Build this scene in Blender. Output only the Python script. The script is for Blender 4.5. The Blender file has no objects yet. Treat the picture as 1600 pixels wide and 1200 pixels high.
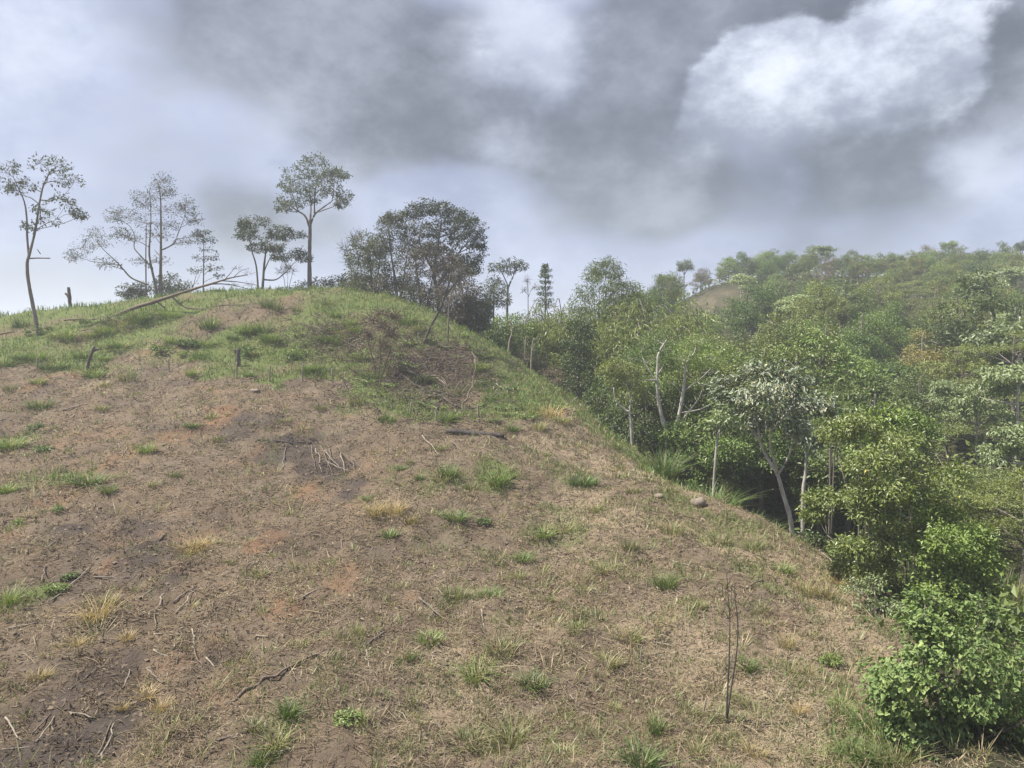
import bpy, math, random
import numpy as np

R = math.radians
sc = bpy.context.scene
COL = sc.collection

# ------------------------------------------------------------------ camera
F, CX, CY, VH = 1209.0, 800.0, 600.0, 540.0        # focal length and horizon row in photo pixels
PITCH = math.atan((CY - VH) / F)
cam_d = bpy.data.cameras.new('camera')
cam_d.sensor_width = 36.0
cam_d.lens = 36.0 * F / 1600.0
cam_d.clip_start, cam_d.clip_end = 0.1, 3000.0
cam = bpy.data.objects.new('camera', cam_d)
cam.location = (0, 0, 0)
cam.rotation_euler = (R(90) - PITCH, 0, 0)
COL.objects.link(cam)
sc.camera = cam

# ------------------------------------------------------------------ sun
SUN_EL, SUN_AZ = R(60), R(92)                       # azimuth counted from straight ahead towards the left
sun_dir = (-math.sin(SUN_AZ) * math.cos(SUN_EL), math.cos(SUN_AZ) * math.cos(SUN_EL), math.sin(SUN_EL))
sun_d = bpy.data.lights.new('sun', 'SUN')
sun_d.energy = 5.0
sun_d.angle = R(1.0)
sun_d.color = (1.0, 0.935, 0.82)
sun = bpy.data.objects.new('sun', sun_d)
from mathutils import Vector
sun.rotation_euler = Vector(sun_dir).to_track_quat('Z', 'Y').to_euler()
COL.objects.link(sun)

# ------------------------------------------------------------------ exposure, render settings
sc.view_settings.view_transform = 'Standard'
sc.view_settings.look = 'None'
sc.view_settings.gamma = 1.0
sc.view_settings.exposure = 1.05
sc.view_settings.use_curve_mapping = False
sc.render.engine = 'CYCLES'
cy = sc.cycles
cy.use_denoising = True
try:
    cy.denoiser = 'OPENIMAGEDENOISE'
    cy.denoising_input_passes = 'RGB_ALBEDO_NORMAL'
except Exception:
    pass
cy.use_light_tree = False
cy.max_bounces = 4
cy.diffuse_bounces = 2
cy.glossy_bounces = 1
cy.transmission_bounces = 3
cy.volume_bounces = 1
cy.transparent_max_bounces = 4
cy.use_adaptive_sampling = True
cy.adaptive_threshold = 0.02
cy.caustics_reflective = cy.caustics_refractive = False

# ------------------------------------------------------------------ pixel helpers
cp_, sp_ = math.cos(PITCH), math.sin(PITCH)
def ray(u, v):
    a = (np.asarray(u, float) - CX) / F
    b = -(np.asarray(v, float) - CY) / F
    d = np.stack([a, cp_ + b * sp_, -sp_ + b * cp_], -1)
    return d / d[..., 1:2]                           # scaled so that y = 1
def at(u, v, Y):
    return ray(u, v) * np.asarray(Y, float)[..., None] if np.ndim(Y) else ray(u, v) * Y

# ------------------------------------------------------------------ sky
world = bpy.data.worlds.new('World')
sc.world = world
world.use_nodes = True
world.cycles.sampling_method = 'NONE'
world.cycles.sample_map_resolution = 256
wt = world.node_tree
wt.nodes.clear()
def WN(t, **kw):
    n = wt.nodes.new(t)
    for k, v in kw.items():
        setattr(n, k, v)
    return n
def wl(a, b): wt.links.new(a, b)
def wmath(op, a, b=None, c=None, clamp=False):
    n = WN('ShaderNodeMath', operation=op, use_clamp=clamp)
    for i, x in enumerate((a, b, c)):
        if x is None: continue
        if hasattr(x, 'links') or hasattr(x, 'is_linked'): wl(x, n.inputs[i])
        else: n.inputs[i].default_value = x
    return n.outputs[0]
def wsmooth(x, a, b, o0=0.0, o1=1.0):
    n = WN('ShaderNodeMapRange', interpolation_type='SMOOTHSTEP')
    wl(x, n.inputs[0])
    for i, q in zip((1, 2, 3, 4), (a, b, o0, o1)): n.inputs[i].default_value = q
    return n.outputs[0]
def wmix(f, a, b):
    n = WN('ShaderNodeMix', data_type='RGBA')
    if hasattr(f, 'is_linked'): wl(f, n.inputs[0])
    else: n.inputs[0].default_value = f
    for i, x in ((6, a), (7, b)):
        if hasattr(x, 'is_linked'): wl(x, n.inputs[i])
        else: n.inputs[i].default_value = (*x, 1)
    return n.outputs[2]
tc = WN('ShaderNodeTexCoord')
dirv = tc.outputs['Generated']
def wnoise(scale, detail, rough=0.55, vec=None, dist=0.0, off=(0, 0, 0), zs=1.5):
    m = WN('ShaderNodeMapping')
    m.inputs['Location'].default_value = off
    m.inputs['Scale'].default_value = (1, 1, zs)
    wl(vec or dirv, m.inputs[0])
    n = WN('ShaderNodeTexNoise')
    n.inputs['Scale'].default_value = scale
    n.inputs['Detail'].default_value = detail
    n.inputs['Roughness'].default_value = rough
    n.inputs['Distortion'].default_value = dist
    wl(m.outputs[0], n.inputs['Vector'])
    return n
warp = wnoise(5.0, 4, 0.55, off=(1.3, 0.2, 4.4))
wsub = WN('ShaderNodeVectorMath', operation='SUBTRACT'); wl(warp.outputs['Color'], wsub.inputs[0]); wsub.inputs[1].default_value = (0.5, 0.5, 0.5)
wscl = WN('ShaderNodeVectorMath', operation='SCALE'); wl(wsub.outputs[0], wscl.inputs[0]); wscl.inputs['Scale'].default_value = 0.11
wadd = WN('ShaderNodeVectorMath', operation='ADD'); wl(dirv, wadd.inputs[0]); wl(wscl.outputs[0], wadd.inputs[1])
dwarp = wadd.outputs[0]
def blob(u, v, rpx, w=1.0):
    d = ray(u, v); d = d / np.linalg.norm(d)
    n = WN('ShaderNodeVectorMath', operation='DISTANCE')
    wl(dwarp, n.inputs[0]); n.inputs[1].default_value = tuple(d)
    return wsmooth(n.outputs['Value'], rpx / F, 0.0, 0.0, w)
def field(lst):
    tot = None
    for b in lst:
        x = blob(*b)
        tot = x if tot is None else wmath('ADD', tot, x)
    return tot
nA = wnoise(3.2, 3, 0.58, off=(0.7, 3.1, 0.4)).outputs['Fac']
nB = wnoise(7.0, 8, 0.62, off=(5.0, 1.0, 2.0)).outputs['Fac']
nC = wnoise(2.0, 3, 0.55, off=(9.0, 4.0, 1.0)).outputs['Fac']
nFine = wmath('SUBTRACT', nB, 0.5)
# thick dark cloud, thin bright haze and sunlit cumulus: each is a field of soft masses broken up by noise
dark_f = field([(330, 40, 190), (470, 70, 200), (620, 60, 210), (560, 150, 150), (700, 150, 170), (820, 190, 150),
                (930, 240, 150), (960, 110, 190), (1010, 20, 170), (1110, 40, 150), (1060, 170, 150), (1230, 20, 110), (1320, 0, 110), (1520, 150, 140), (1500, 40, 120), (1060, 290, 140, 0.8), (1200, 300, 140, 0.45), (1340, 290, 150, 0.45),
                (1470, 270, 120, 0.7), (1570, 120, 160), (1590, 20, 170), (430, 330, 75, 0.7), (520, 345, 60, 0.6), (360, 335, 60, 0.5),
                (1250, 240, 160, 0.5), (1400, 230, 150, 0.5)])
dark_n = wmath('MULTIPLY', wsmooth(nC, 0.47, 0.66), 0.5)
dark_v = wmath('ADD', wmath('ADD', dark_f, dark_n), wmath('MULTIPLY', nFine, 1.7))
dark_m = wsmooth(dark_v, 0.20, 1.05)
white_f = field([(1150, 95, 85, 1.0), (1205, 75, 95, 1.0), (1300, 70, 110, 1.1), (1400, 60, 110, 1.0), (1465, 95, 90, 0.9), (1125, 150, 85, 1.0), (1235, 150, 120, 1.1), (1350, 140, 120, 1.0), (1440, 160, 90, 0.7),
                 (1085, 220, 75, 0.75), (1155, 225, 85, 0.8), (1245, 230, 90, 0.6)])
white_v = wmath('ADD', white_f, wmath('MULTIPLY', nFine, 2.2))
white_m = wsmooth(white_v, 0.28, 0.82)
bright_f = field([(40, 90, 110), (850, 50, 170, 0.8), (800, 0, 150, 0.6), (1545, 280, 100), (790, 265, 110, 0.6), (470, 250, 160, 0.5), (120, 15, 110, 0.6), (880, 130, 80, 0.7)])
bright_m = wsmooth(wmath('ADD', bright_f, wmath('MULTIPLY', nFine, 1.2)), 0.0, 1.35)
base_c = wmix(wsmooth(nA, 0.35, 0.68), (0.320, 0.360, 0.500), (0.435, 0.480, 0.635))
c = wmix(wmath('MULTIPLY', bright_m, 0.75), base_c, (0.60, 0.65, 0.76))
dark_c = wmix(wsmooth(wmath('ADD', wmath('MULTIPLY', nA, 0.5), wmath('MULTIPLY', nB, 0.5)), 0.36, 0.64), (0.125, 0.140, 0.172), (0.265, 0.290, 0.350))
c = wmix(wmath('MULTIPLY', dark_m, wmath('SUBTRACT', 1.0, wmath('MULTIPLY', bright_m, 0.85))), c, dark_c)
# the cumulus is sunlit above and shaded at its base
sepd = WN('ShaderNodeSeparateXYZ'); wl(dwarp, sepd.inputs[0])
shade = wsmooth(wmath('ADD', sepd.outputs[2], wmath('MULTIPLY', nFine, 0.30)), 0.225, 0.375)
white_m = wmath('MULTIPLY', white_m, wsmooth(wmath('ADD', sepd.outputs[2], wmath('MULTIPLY', nFine, 0.16)), 0.205, 0.275))
white_c = wmix(shade, (0.25, 0.28, 0.35), (0.70, 0.75, 0.86))
white_c = wmix(wsmooth(nB, 0.38, 0.54, 0.4, 0.0), white_c, (0.40, 0.435, 0.53))
c = wmix(wmath('MULTIPLY', white_m, 0.93), c, white_c)
tex = wmix(wsmooth(nB, 0.34, 0.66), (0.82, 0.83, 0.86), (1.12, 1.11, 1.09))
mul = WN('ShaderNodeMix', data_type='RGBA', blend_type='MULTIPLY'); mul.inputs[0].default_value = 1.0; wl(c, mul.inputs[6]); wl(tex, mul.inputs[7]); c = mul.outputs[2]
bg_cloud = WN('ShaderNodeBackground'); wl(c, bg_cloud.inputs[0]); bg_cloud.inputs[1].default_value = 0.65
nish = WN('ShaderNodeTexSky', sky_type='NISHITA')
nish.sun_disc = False
nish.sun_elevation = SUN_EL
nish.sun_rotation = -SUN_AZ
nish.altitude = 1200
bg_sky = WN('ShaderNodeBackground'); wl(nish.outputs[0], bg_sky.inputs[0]); bg_sky.inputs[1].default_value = 0.07
mixs = WN('ShaderNodeMixShader')
mixs.inputs[0].default_value = 0.9                   # nearly full cloud cover over the blue
wl(bg_sky.outputs[0], mixs.inputs[1]); wl(bg_cloud.outputs[0], mixs.inputs[2])
wo = WN('ShaderNodeOutputWorld'); wl(mixs.outputs[0], wo.inputs[0])

# ------------------------------------------------------------------ numpy noise
_rs = np.random.RandomState(11)
_perm = _rs.permutation(512)
_perm = np.concatenate([_perm, _perm, _perm])
_g = _rs.uniform(-1, 1, (512, 2)); _g /= np.linalg.norm(_g, axis=1)[:, None]
def noise2(x, y):
    xi = np.floor(x).astype(int); yi = np.floor(y).astype(int)
    xf, yf = x - xi, y - yi
    def gr(ix, iy, dx, dy):
        h = _perm[(_perm[ix & 511] + iy) & 511]
        return _g[h, 0] * dx + _g[h, 1] * dy
    u = xf * xf * xf * (xf * (xf * 6 - 15) + 10); v = yf * yf * yf * (yf * (yf * 6 - 15) + 10)
    a = gr(xi, yi, xf, yf); b = gr(xi + 1, yi, xf - 1, yf)
    c_ = gr(xi, yi + 1, xf, yf - 1); d = gr(xi + 1, yi + 1, xf - 1, yf - 1)
    return ((a + u * (b - a)) + v * ((c_ + u * (d - c_)) - (a + u * (b - a)))) * 1.5
def fbm(x, y, o=4, gain=0.5):
    t = 0; a = 1.0
    for k in range(o):
        t = t + a * noise2(x * 2 ** k + 17.3 * k, y * 2 ** k - 9.1 * k); a *= gain
    return t
def sstep(x, a, b):
    t = np.clip((x - a) / (b - a), 0, 1); return t * t * (3 - 2 * t)

# ------------------------------------------------------------------ terrain: a thin plate through surveyed points
PIX = [  # (photo column, photo row, metres ahead)
    (-300, 1200, 10.5), (0, 1200, 10.5), (300, 1200, 10.8), (600, 1200, 11), (900, 1200, 11), (1150, 1200, 11), (1340, 1200, 11),
    (-300, 1000, 14), (0, 1000, 14), (300, 1000, 14.5), (600, 1000, 15), (900, 1000, 15), (1150, 1000, 15), (1300, 1000, 15.5),
    (-300, 850, 19), (0, 850, 19), (300, 850, 19.5), (600, 850, 20), (850, 850, 20.5), (1050, 860, 20.3), (1200, 880, 19.8),
    (-300, 720, 27), (0, 720, 26.5), (300, 720, 26.5), (550, 720, 27), (750, 740, 26), (900, 760, 25.5),
    (-300, 620, 36), (0, 620, 35), (300, 620, 34.5), (500, 620, 34.5), (650, 645, 33), (800, 665, 32), (900, 690, 31),
    (-300, 555, 45), (0, 550, 44), (200, 540, 43), (400, 535, 43), (560, 540, 42), (660, 560, 41), (760, 590, 40),
    (-300, 515, 52), (0, 503, 50), (120, 482, 52), (250, 464, 54), (400, 459, 55), (560, 459, 54),
    # the knoll's right-hand skyline
    (640, 478, 52), (700, 503, 50), (760, 534, 47), (830, 582, 44), (900, 632, 40), (1000, 716, 33), (1100, 786, 27.5),
    (1180, 820, 25), (1240, 845, 23.5), (1310, 900, 20), (1345, 965, 17.3),
    # far hill
    (1000, 520, 82), (1100, 475, 105), (1100, 452, 122), (1250, 440, 128), (1400, 436, 132), (1600, 428, 132), (1900, 410, 130),
    (1200, 520, 84), (1400, 510, 84), (1600, 500, 82), (1900, 500, 80),
    (1250, 600, 58), (1400, 600, 56), (1600, 600, 54), (1900, 600, 50), (1050, 600, 64),
    (1500, 690, 38), (1600, 700, 37), (1800, 720, 34), (1540, 835, 29.5), (1600, 835, 29), (1595, 905, 23), (1500, 960, 18.5),
    (1450, 1000, 16), (1600, 1000, 16.5), (1800, 1000, 16), (1480, 1200, 10.8), (1600, 1200, 10.8), (1800, 1200, 10.8),
]
WPT = [  # (x, y, z) where the photograph does not see the ground: ravine, back of the knoll, valley behind, near bank
    (9.5, 28, -8.6), (12, 34, -9.4), (9.5, 40, -9.5), (6.5, 47, -8.5), (14, 44, -8.6), (3, 56, -6.5), (12.5, 24, -8.0), (12.6, 20, -7.2),
    (-2, 60, -3.5), (0, 70, -6), (4, 80, -6), (-3, 90, -9), (12, 62, -6.5), (-9, 66, -1.0),
    (-18, 66, 0.8), (-34, 66, -0.5), (-50, 62, -3), (-12, 80, -7), (-34, 85, -9), (-60, 85, -12), (-80, 60, -8), (-60, 40, -2.5),
    (-40, 25, -4), (-30, 12, -5.5), (0, 0, -5.2), (-20, 0, -5.6), (25, 0, -6), (0, 6, -5.7), (-10, 5, -5.7), (12, 5, -5.9),
    (0, 110, -13), (-40, 120, -18), (-90, 120, -20), (-140, 60, -20), (-100, 0, -14), (0, -60, -9), (80, -40, -9), (-80, -80, -16),
    (0, 150, -20), (30, 160, 2), (60, 165, 6), (110, 165, 8), (110, 100, 8), (100, 60, 2), (70, 25, -3), (60, 0, -5), (60, 200, -8),
    (0, 220, -30), (-120, 220, -32), (120, 240, -12), (-220, 100, -32), (220, 150, 0), (220, 0, -8), (0, -220, -18), (-220, -120, -26), (200, -200, -18),
    (0, 420, -34), (-300, 350, -36), (300, 350, -28), (-420, 0, -36), (420, 0, -14), (0, -420, -24),
]
_cp = np.array([tuple(at(u, v, y)) for u, v, y in PIX] + WPT, float)
def _phi(d2):
    return 0.5 * d2 * np.log(np.maximum(d2, 1e-9))
_S = 60.0
_P = _cp[:, :2] / _S
_n = len(_P)
_A = np.zeros((_n + 3, _n + 3))
_A[:_n, :_n] = _phi(((_P[:, None] - _P[None]) ** 2).sum(-1)) + np.eye(_n) * 2e-4
_A[:_n, _n] = 1; _A[:_n, _n + 1:] = _P
_A[_n:, :_n] = _A[:_n, _n:].T
_w = np.linalg.solve(_A, np.concatenate([_cp[:, 2], np.zeros(3)]))
def base_h(x, y):
    x = np.asarray(x, float); y = np.asarray(y, float)
    sh = x.shape; q = np.stack([x.ravel(), y.ravel()], 1) / _S
    out = np.empty(len(q))
    for i in range(0, len(q), 20000):
        k = q[i:i + 20000]
        out[i:i + 20000] = _phi(((k[:, None] - _P[None]) ** 2).sum(-1)) @ _w[:_n] + _w[_n] + k @ _w[_n + 1:]
    return np.clip(out, -42, 24).reshape(sh)
_EY = [5, 11, 17.3, 20, 23.5, 25, 27.5, 33, 40, 44, 47, 50, 52, 54, 58, 62, 400]
_EX = [3.5, 4.95, 7.8, 8.4, 8.55, 7.9, 6.8, 5.45, 3.3, 1.1, -1.55, -4.1, -6.9, -10.7, -16, -19, -19]
def edge(x, y):                                      # > 0 on the wooded side, < 0 on the cleared knoll
    return np.asarray(x) - np.interp(y, _EY, _EX)
def relief(x, y):
    e = edge(x, y)
    open_ = 1 - sstep(e, -0.5, 1.5)
    n = 0.24 * fbm(x / 7.5, y / 7.5, 3) + 0.14 * fbm(x / 2.1 + 3, y / 2.1, 3)
    fine = 0.06 * fbm(x / 0.55, y / 0.55, 3) + 0.03 * np.abs(fbm(x / 0.23 + 7, y / 0.23, 2))
    ter = 0.11 * np.abs(noise2(x / 3.0 + 0.6 * noise2(x / 4, y / 4), y / 0.9))       # little cattle terraces across the slope
    return n + (fine + ter) * open_
def hgt(x, y):
    return base_h(x, y) + relief(np.asarray(x, float), np.asarray(y, float))
# fast lookup for placing things
_gx = np.linspace(-75, 110, 620); _gy = np.linspace(4, 170, 560)
_GX, _GY = np.meshgrid(_gx, _gy)
_GZ = base_h(_GX, _GY) + relief(_GX, _GY)
def gz(x, y):
    x = np.asarray(x, float); y = np.asarray(y, float)
    fx = np.clip((x - _gx[0]) / (_gx[1] - _gx[0]), 0, len(_gx) - 1.001); fy = np.clip((y - _gy[0]) / (_gy[1] - _gy[0]), 0, len(_gy) - 1.001)
    i = fx.astype(int); j = fy.astype(int); a = fx - i; b = fy - j
    return (_GZ[j, i] * (1 - a) + _GZ[j, i + 1] * a) * (1 - b) + (_GZ[j + 1, i] * (1 - a) + _GZ[j + 1, i + 1] * a) * b
def hit(u, v):                                       # where the line of sight through a pixel meets the ground
    d = ray(u, v); t = np.concatenate([np.arange(9, 70, 0.05)])
    p = d[None] * t[:, None]
    below = p[:, 2] < gz(p[:, 0], p[:, 1])
    k = np.argmax(below) if below.any() else len(t) - 1
    if not below.any():                              # just misses the skyline: closest approach
        k = np.argmin(np.where(t < 60, p[:, 2] - gz(p[:, 0], p[:, 1]), 99))
    x, y = p[k, 0], p[k, 1]
    return np.array([x, y, float(gz(x, y))])

# ------------------------------------------------------------------ mesh helpers
def mesh_np(name, V, faces, mat, attrs=None, smooth=False):
    V = np.asarray(V, np.float32)
    faces = [np.asarray(f, np.int32) for f in (faces if isinstance(faces, list) else [faces]) if len(f)]
    me = bpy.data.meshes.new(name)
    me.vertices.add(len(V)); me.vertices.foreach_set('co', V.ravel())
    tot = np.concatenate([np.full(len(f), f.shape[1], np.int32) for f in faces])
    idx = np.concatenate([f.ravel() for f in faces])
    me.loops.add(len(idx)); me.loops.foreach_set('vertex_index', idx)
    me.polygons.add(len(tot))
    st = np.zeros(len(tot), np.int32); st[1:] = np.cumsum(tot)[:-1]
    me.polygons.foreach_set('loop_start', st); me.polygons.foreach_set('loop_total', tot)
    me.polygons.foreach_set('use_smooth', np.full(len(tot), smooth))
    for k, a in (attrs or {}).items():
        at_ = me.attributes.new(k, 'FLOAT', 'POINT'); at_.data.foreach_set('value', np.asarray(a, np.float32))
    me.update(calc_edges=True)
    if mat is not None: me.materials.append(mat)
    return me
def obj(name, me, parent=None, loc=(0, 0, 0)):
    o = bpy.data.objects.new(name, me); COL.objects.link(o)
    o.location = tuple(float(q) for q in loc)
    if parent is not None: o.parent = parent
    return o
def tag(o, label=None, cat=None, group=None, kind=None):
    if label: o['label'] = label
    if cat: o['category'] = cat
    if group: o['group'] = group
    if kind: o['kind'] = kind
    return o
def thing(name, label, cat, loc, group=None, rz=0.0, s=1.0):
    o = obj(name, None, None, loc); o.empty_display_size = 0.2
    o.rotation_euler = (0, 0, rz); o.scale = (s, s, s)
    return tag(o, label, cat, group)
def copy_tree(o, parent=None):
    c_ = o.copy(); COL.objects.link(c_); c_.parent = parent
    for ch in list(o.children): copy_tree(ch, c_)
    return c_
ORD = ['first', 'second', 'third', 'fourth', 'fifth', 'sixth', 'seventh', 'eighth', 'ninth', 'tenth', 'eleventh', 'twelfth', 'thirteenth', 'fourteenth',
       'fifteenth', 'sixteenth', 'seventeenth', 'eighteenth', 'nineteenth', 'twentieth', 'twenty-first', 'twenty-second', 'twenty-third', 'twenty-fourth',
       'twenty-fifth', 'twenty-sixth', 'twenty-seventh', 'twenty-eighth', 'twenty-ninth', 'thirtieth'] + ['thirty-' + q for q in ('first', 'second', 'third', 'fourth', 'fifth', 'sixth', 'seventh', 'eighth', 'ninth')] + ['fortieth'] + ['forty-' + q for q in ('first', 'second', 'third', 'fourth', 'fifth', 'sixth', 'seventh', 'eighth', 'ninth')]
def nth(i, n):
    return 'leftmost' if i == 0 else ('rightmost' if i == n - 1 else ORD[i] + ' from the left')

class Tubes:
    def __init__(s): s.V = []; s.Q = []; s.n = 0
    def add(s, pts, radii, sides=6, bump=0.0, rng=None):
        P = np.asarray(pts, float); m = len(P)
        rad = np.asarray(radii, float) * np.ones(m) if np.ndim(radii) else np.full(m, float(radii))
        T = np.gradient(P, axis=0); T /= np.maximum(np.linalg.norm(T, axis=1), 1e-9)[:, None]
        ref = np.where(np.abs(T[:, 2:3]) > 0.9, np.array([[1.0, 0, 0]]), np.array([[0, 0, 1.0]]))
        A = np.cross(T, ref); A /= np.maximum(np.linalg.norm(A, axis=1), 1e-9)[:, None]
        B = np.cross(T, A)
        th = np.arange(sides) * 2 * math.pi / sides
        ring = A[:, None] * np.cos(th)[None, :, None] + B[:, None] * np.sin(th)[None, :, None]
        rr = rad[:, None] * (1 + (bump * rng.randn(m, sides) if rng is not None else np.zeros((m, sides))))
        s.V.append((P[:, None] + ring * rr[..., None]).reshape(-1, 3))
        i = np.arange(m - 1)[:, None] * sides; j = np.arange(sides)[None]; j2 = (j + 1) % sides
        s.Q.append(np.stack([i + j, i + j2, i + sides + j2, i + sides + j], -1).reshape(-1, 4) + s.n)
        s.n += m * sides
        for e0, flip in ((0, 1), ((m - 1) * sides, 0)):           # close the ends
            cidx = list(range(e0, e0 + sides))
            if flip: cidx = cidx[::-1]
            for k in range(1, sides - 1, 2):
                a, b, d = cidx[0], cidx[k], cidx[k + 1]; e_ = cidx[min(k + 2, sides - 1)]
                s.Q.append(np.array([[a, b, d, e_]]) + s.n - m * sides) if e_ != d else s.Q.append(np.array([[a, b, d, d]])[:, :4] + s.n - m * sides) if False else None
    def mesh(s, name, mat):
        return mesh_np(name, np.concatenate(s.V), [np.concatenate([q for q in s.Q if q is not None])], mat, smooth=True)
def smooth_line(pts, k=4, jit=0.0, rng=None):
    P = np.asarray(pts, float); m = len(P)
    if m < 3:
        t = np.linspace(0, 1, k + 1)[:, None]; Q = P[0] * (1 - t) + P[-1] * t
    else:
        out = []
        for i in range(m - 1):
            p0, p1, p2, p3 = P[max(i - 1, 0)], P[i], P[i + 1], P[min(i + 2, m - 1)]
            for t in np.arange(k) / k:
                out.append(0.5 * (2 * p1 + (p2 - p0) * t + (2 * p0 - 5 * p1 + 4 * p2 - p3) * t * t + (3 * p1 - p0 - 3 * p2 + p3) * t ** 3))
        Q = np.array(out + [P[-1]])
    if rng is not None and jit: Q[1:-1] += rng.randn(len(Q) - 2, 3) * jit
    return Q
def unit(a): return a / np.maximum(np.linalg.norm(a, axis=-1, keepdims=True), 1e-9)
def leaf_quads(P, A, N, L, W):                        # folded four-cornered leaves
    A = unit(A); S = unit(np.cross(A, N)); Nn = np.cross(S, A)
    L = L[:, None]; W = W[:, None]
    mid = P + A * L * 0.45
    V = np.stack([P, mid + S * W * 0.5 + Nn * W * 0.16, P + A * L - Nn * L * 0.12, mid - S * W * 0.5 + Nn * W * 0.16], 1).reshape(-1, 3)
    return V, np.arange(len(P) * 4).reshape(-1, 4)
def foliage(rng, clumps, ntip, nleaf, L, W, spread=0.12, droop=0.25, shell=0.5):
    """clumps: (centre, radii). Leaves sit in sprays round twig tips spread through each clump."""
    tips, ctr = [], []
    for c_, r in clumps:
        c_ = np.asarray(c_, float); r = np.asarray(r, float)
        k = max(3, int(ntip * rng.uniform(0.75, 1.25)))
        d = unit(rng.randn(k, 3)); d[:, 2] = np.where(d[:, 2] < 0, d[:, 2] * 0.65, d[:, 2])
        rad = shell + (1.12 - shell) * np.sqrt(rng.rand(k, 1))
        tips.append(c_ + d * rad * r); ctr.append(np.repeat(c_[None], k, 0))
    T = np.concatenate(tips); C = np.concatenate(ctr)
    n = len(T) * nleaf
    ti = np.repeat(np.arange(len(T)), nleaf)
    keep = rng.rand(n) < np.repeat(rng.uniform(0.45, 1.0, len(T)), nleaf)
    ti = ti[keep]; n = len(ti)
    P = T[ti] + rng.randn(n, 3) * spread * np.array([1, 1, 0.7])
    out = unit(T[ti] - C[ti]); out[:, 2] *= 0.4
    A = out * 0.8 + unit(rng.randn(n, 3)) * 0.9 + np.array([0, 0, -droop])
    N = np.array([0, 0, 1.0]) + unit(rng.randn(n, 3)) * 0.75
    sc_ = rng.uniform(0.65, 1.3, n)
    V, Q = leaf_quads(P, A, N, L * sc_, W * sc_)
    var = np.clip(np.repeat(rng.rand(len(T)), 1)[ti] * 0.6 + rng.rand(n) * 0.4, 0, 1)
    return V, Q, np.repeat(var, 4), T, C

# ------------------------------------------------------------------ materials
def mat_new(name):
    m = bpy.data.materials.new(name); m.use_nodes = True
    m.node_tree.nodes.clear()
    return m, m.node_tree
def nd(t, typ, **kw):
    n = t.nodes.new(typ)
    for k, v in kw.items(): setattr(n, k, v)
    return n
def mixc(t, f, a, b, blend='MIX'):
    n = nd(t, 'ShaderNodeMix', data_type='RGBA', blend_type=blend)
    if hasattr(f, 'is_linked'): t.links.new(f, n.inputs[0])
    else: n.inputs[0].default_value = f
    for i, x in ((6, a), (7, b)):
        if hasattr(x, 'is_linked'): t.links.new(x, n.inputs[i])
        else: n.inputs[i].default_value = (*x, 1)
    return n.outputs[2]
def tnoise(t, vec, scale, detail=4, rough=0.55):
    n = nd(t, 'ShaderNodeTexNoise')
    n.inputs['Scale'].default_value = scale; n.inputs['Detail'].default_value = detail; n.inputs['Roughness'].default_value = rough
    t.links.new(vec, n.inputs['Vector'])
    return n.outputs['Fac']
def tmap(t, x, a, b, o0=0.0, o1=1.0):
    n = nd(t, 'ShaderNodeMapRange', interpolation_type='SMOOTHSTEP')
    t.links.new(x, n.inputs[0])
    for i, q in zip((1, 2, 3, 4), (a, b, o0, o1)): n.inputs[i].default_value = q
    return n.outputs[0]
def tmath(t, op, a, b, clamp=False):
    n = nd(t, 'ShaderNodeMath', operation=op, use_clamp=clamp)
    for i, x in enumerate((a, b)):
        if hasattr(x, 'is_linked'): t.links.new(x, n.inputs[i])
        else: n.inputs[i].default_value = x
    return n.outputs[0]
def mat_leaf(name, c1, c2, c3=None, p3=0.9, trans=0.26, gloss=0.05, sat=1.03):
    m, t = mat_new(name)
    var = nd(t, 'ShaderNodeAttribute', attribute_name='var').outputs['Fac']
    col = mixc(t, var, c1, c2)
    if c3 is not None:
        col = mixc(t, tmap(t, var, p3, min(p3 + 0.03, 1.0)), col, c3)
    rnd = nd(t, 'ShaderNodeObjectInfo').outputs['Random']
    hsv = nd(t, 'ShaderNodeHueSaturation')
    t.links.new(col, hsv.inputs['Color']); hsv.inputs['Saturation'].default_value = sat
    t.links.new(tmap(t, rnd, 0, 1, 0.74, 1.3), hsv.inputs['Value'])
    t.links.new(tmap(t, rnd, 0, 1, 0.515, 0.49), hsv.inputs['Hue'])
    col = hsv.outputs[0]
    d = nd(t, 'ShaderNodeBsdfDiffuse'); t.links.new(col, d.inputs[0])
    tr = nd(t, 'ShaderNodeBsdfTranslucent'); t.links.new(mixc(t, 1.0, col, (1.0, 1.05, 0.55), 'MULTIPLY'), tr.inputs[0])
    gl = nd(t, 'ShaderNodeBsdfGlossy'); gl.inputs['Roughness'].default_value = 0.5; gl.inputs[0].default_value = (0.8, 0.8, 0.8, 1)
    a = nd(t, 'ShaderNodeMixShader'); a.inputs[0].default_value = trans; t.links.new(d.outputs[0], a.inputs[1]); t.links.new(tr.outputs[0], a.inputs[2])
    b = nd(t, 'ShaderNodeMixShader'); b.inputs[0].default_value = gloss; t.links.new(a.outputs[0], b.inputs[1]); t.links.new(gl.outputs[0], b.inputs[2])
    o = nd(t, 'ShaderNodeOutputMaterial'); t.links.new(b.outputs[0], o.inputs[0])
    return m
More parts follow.
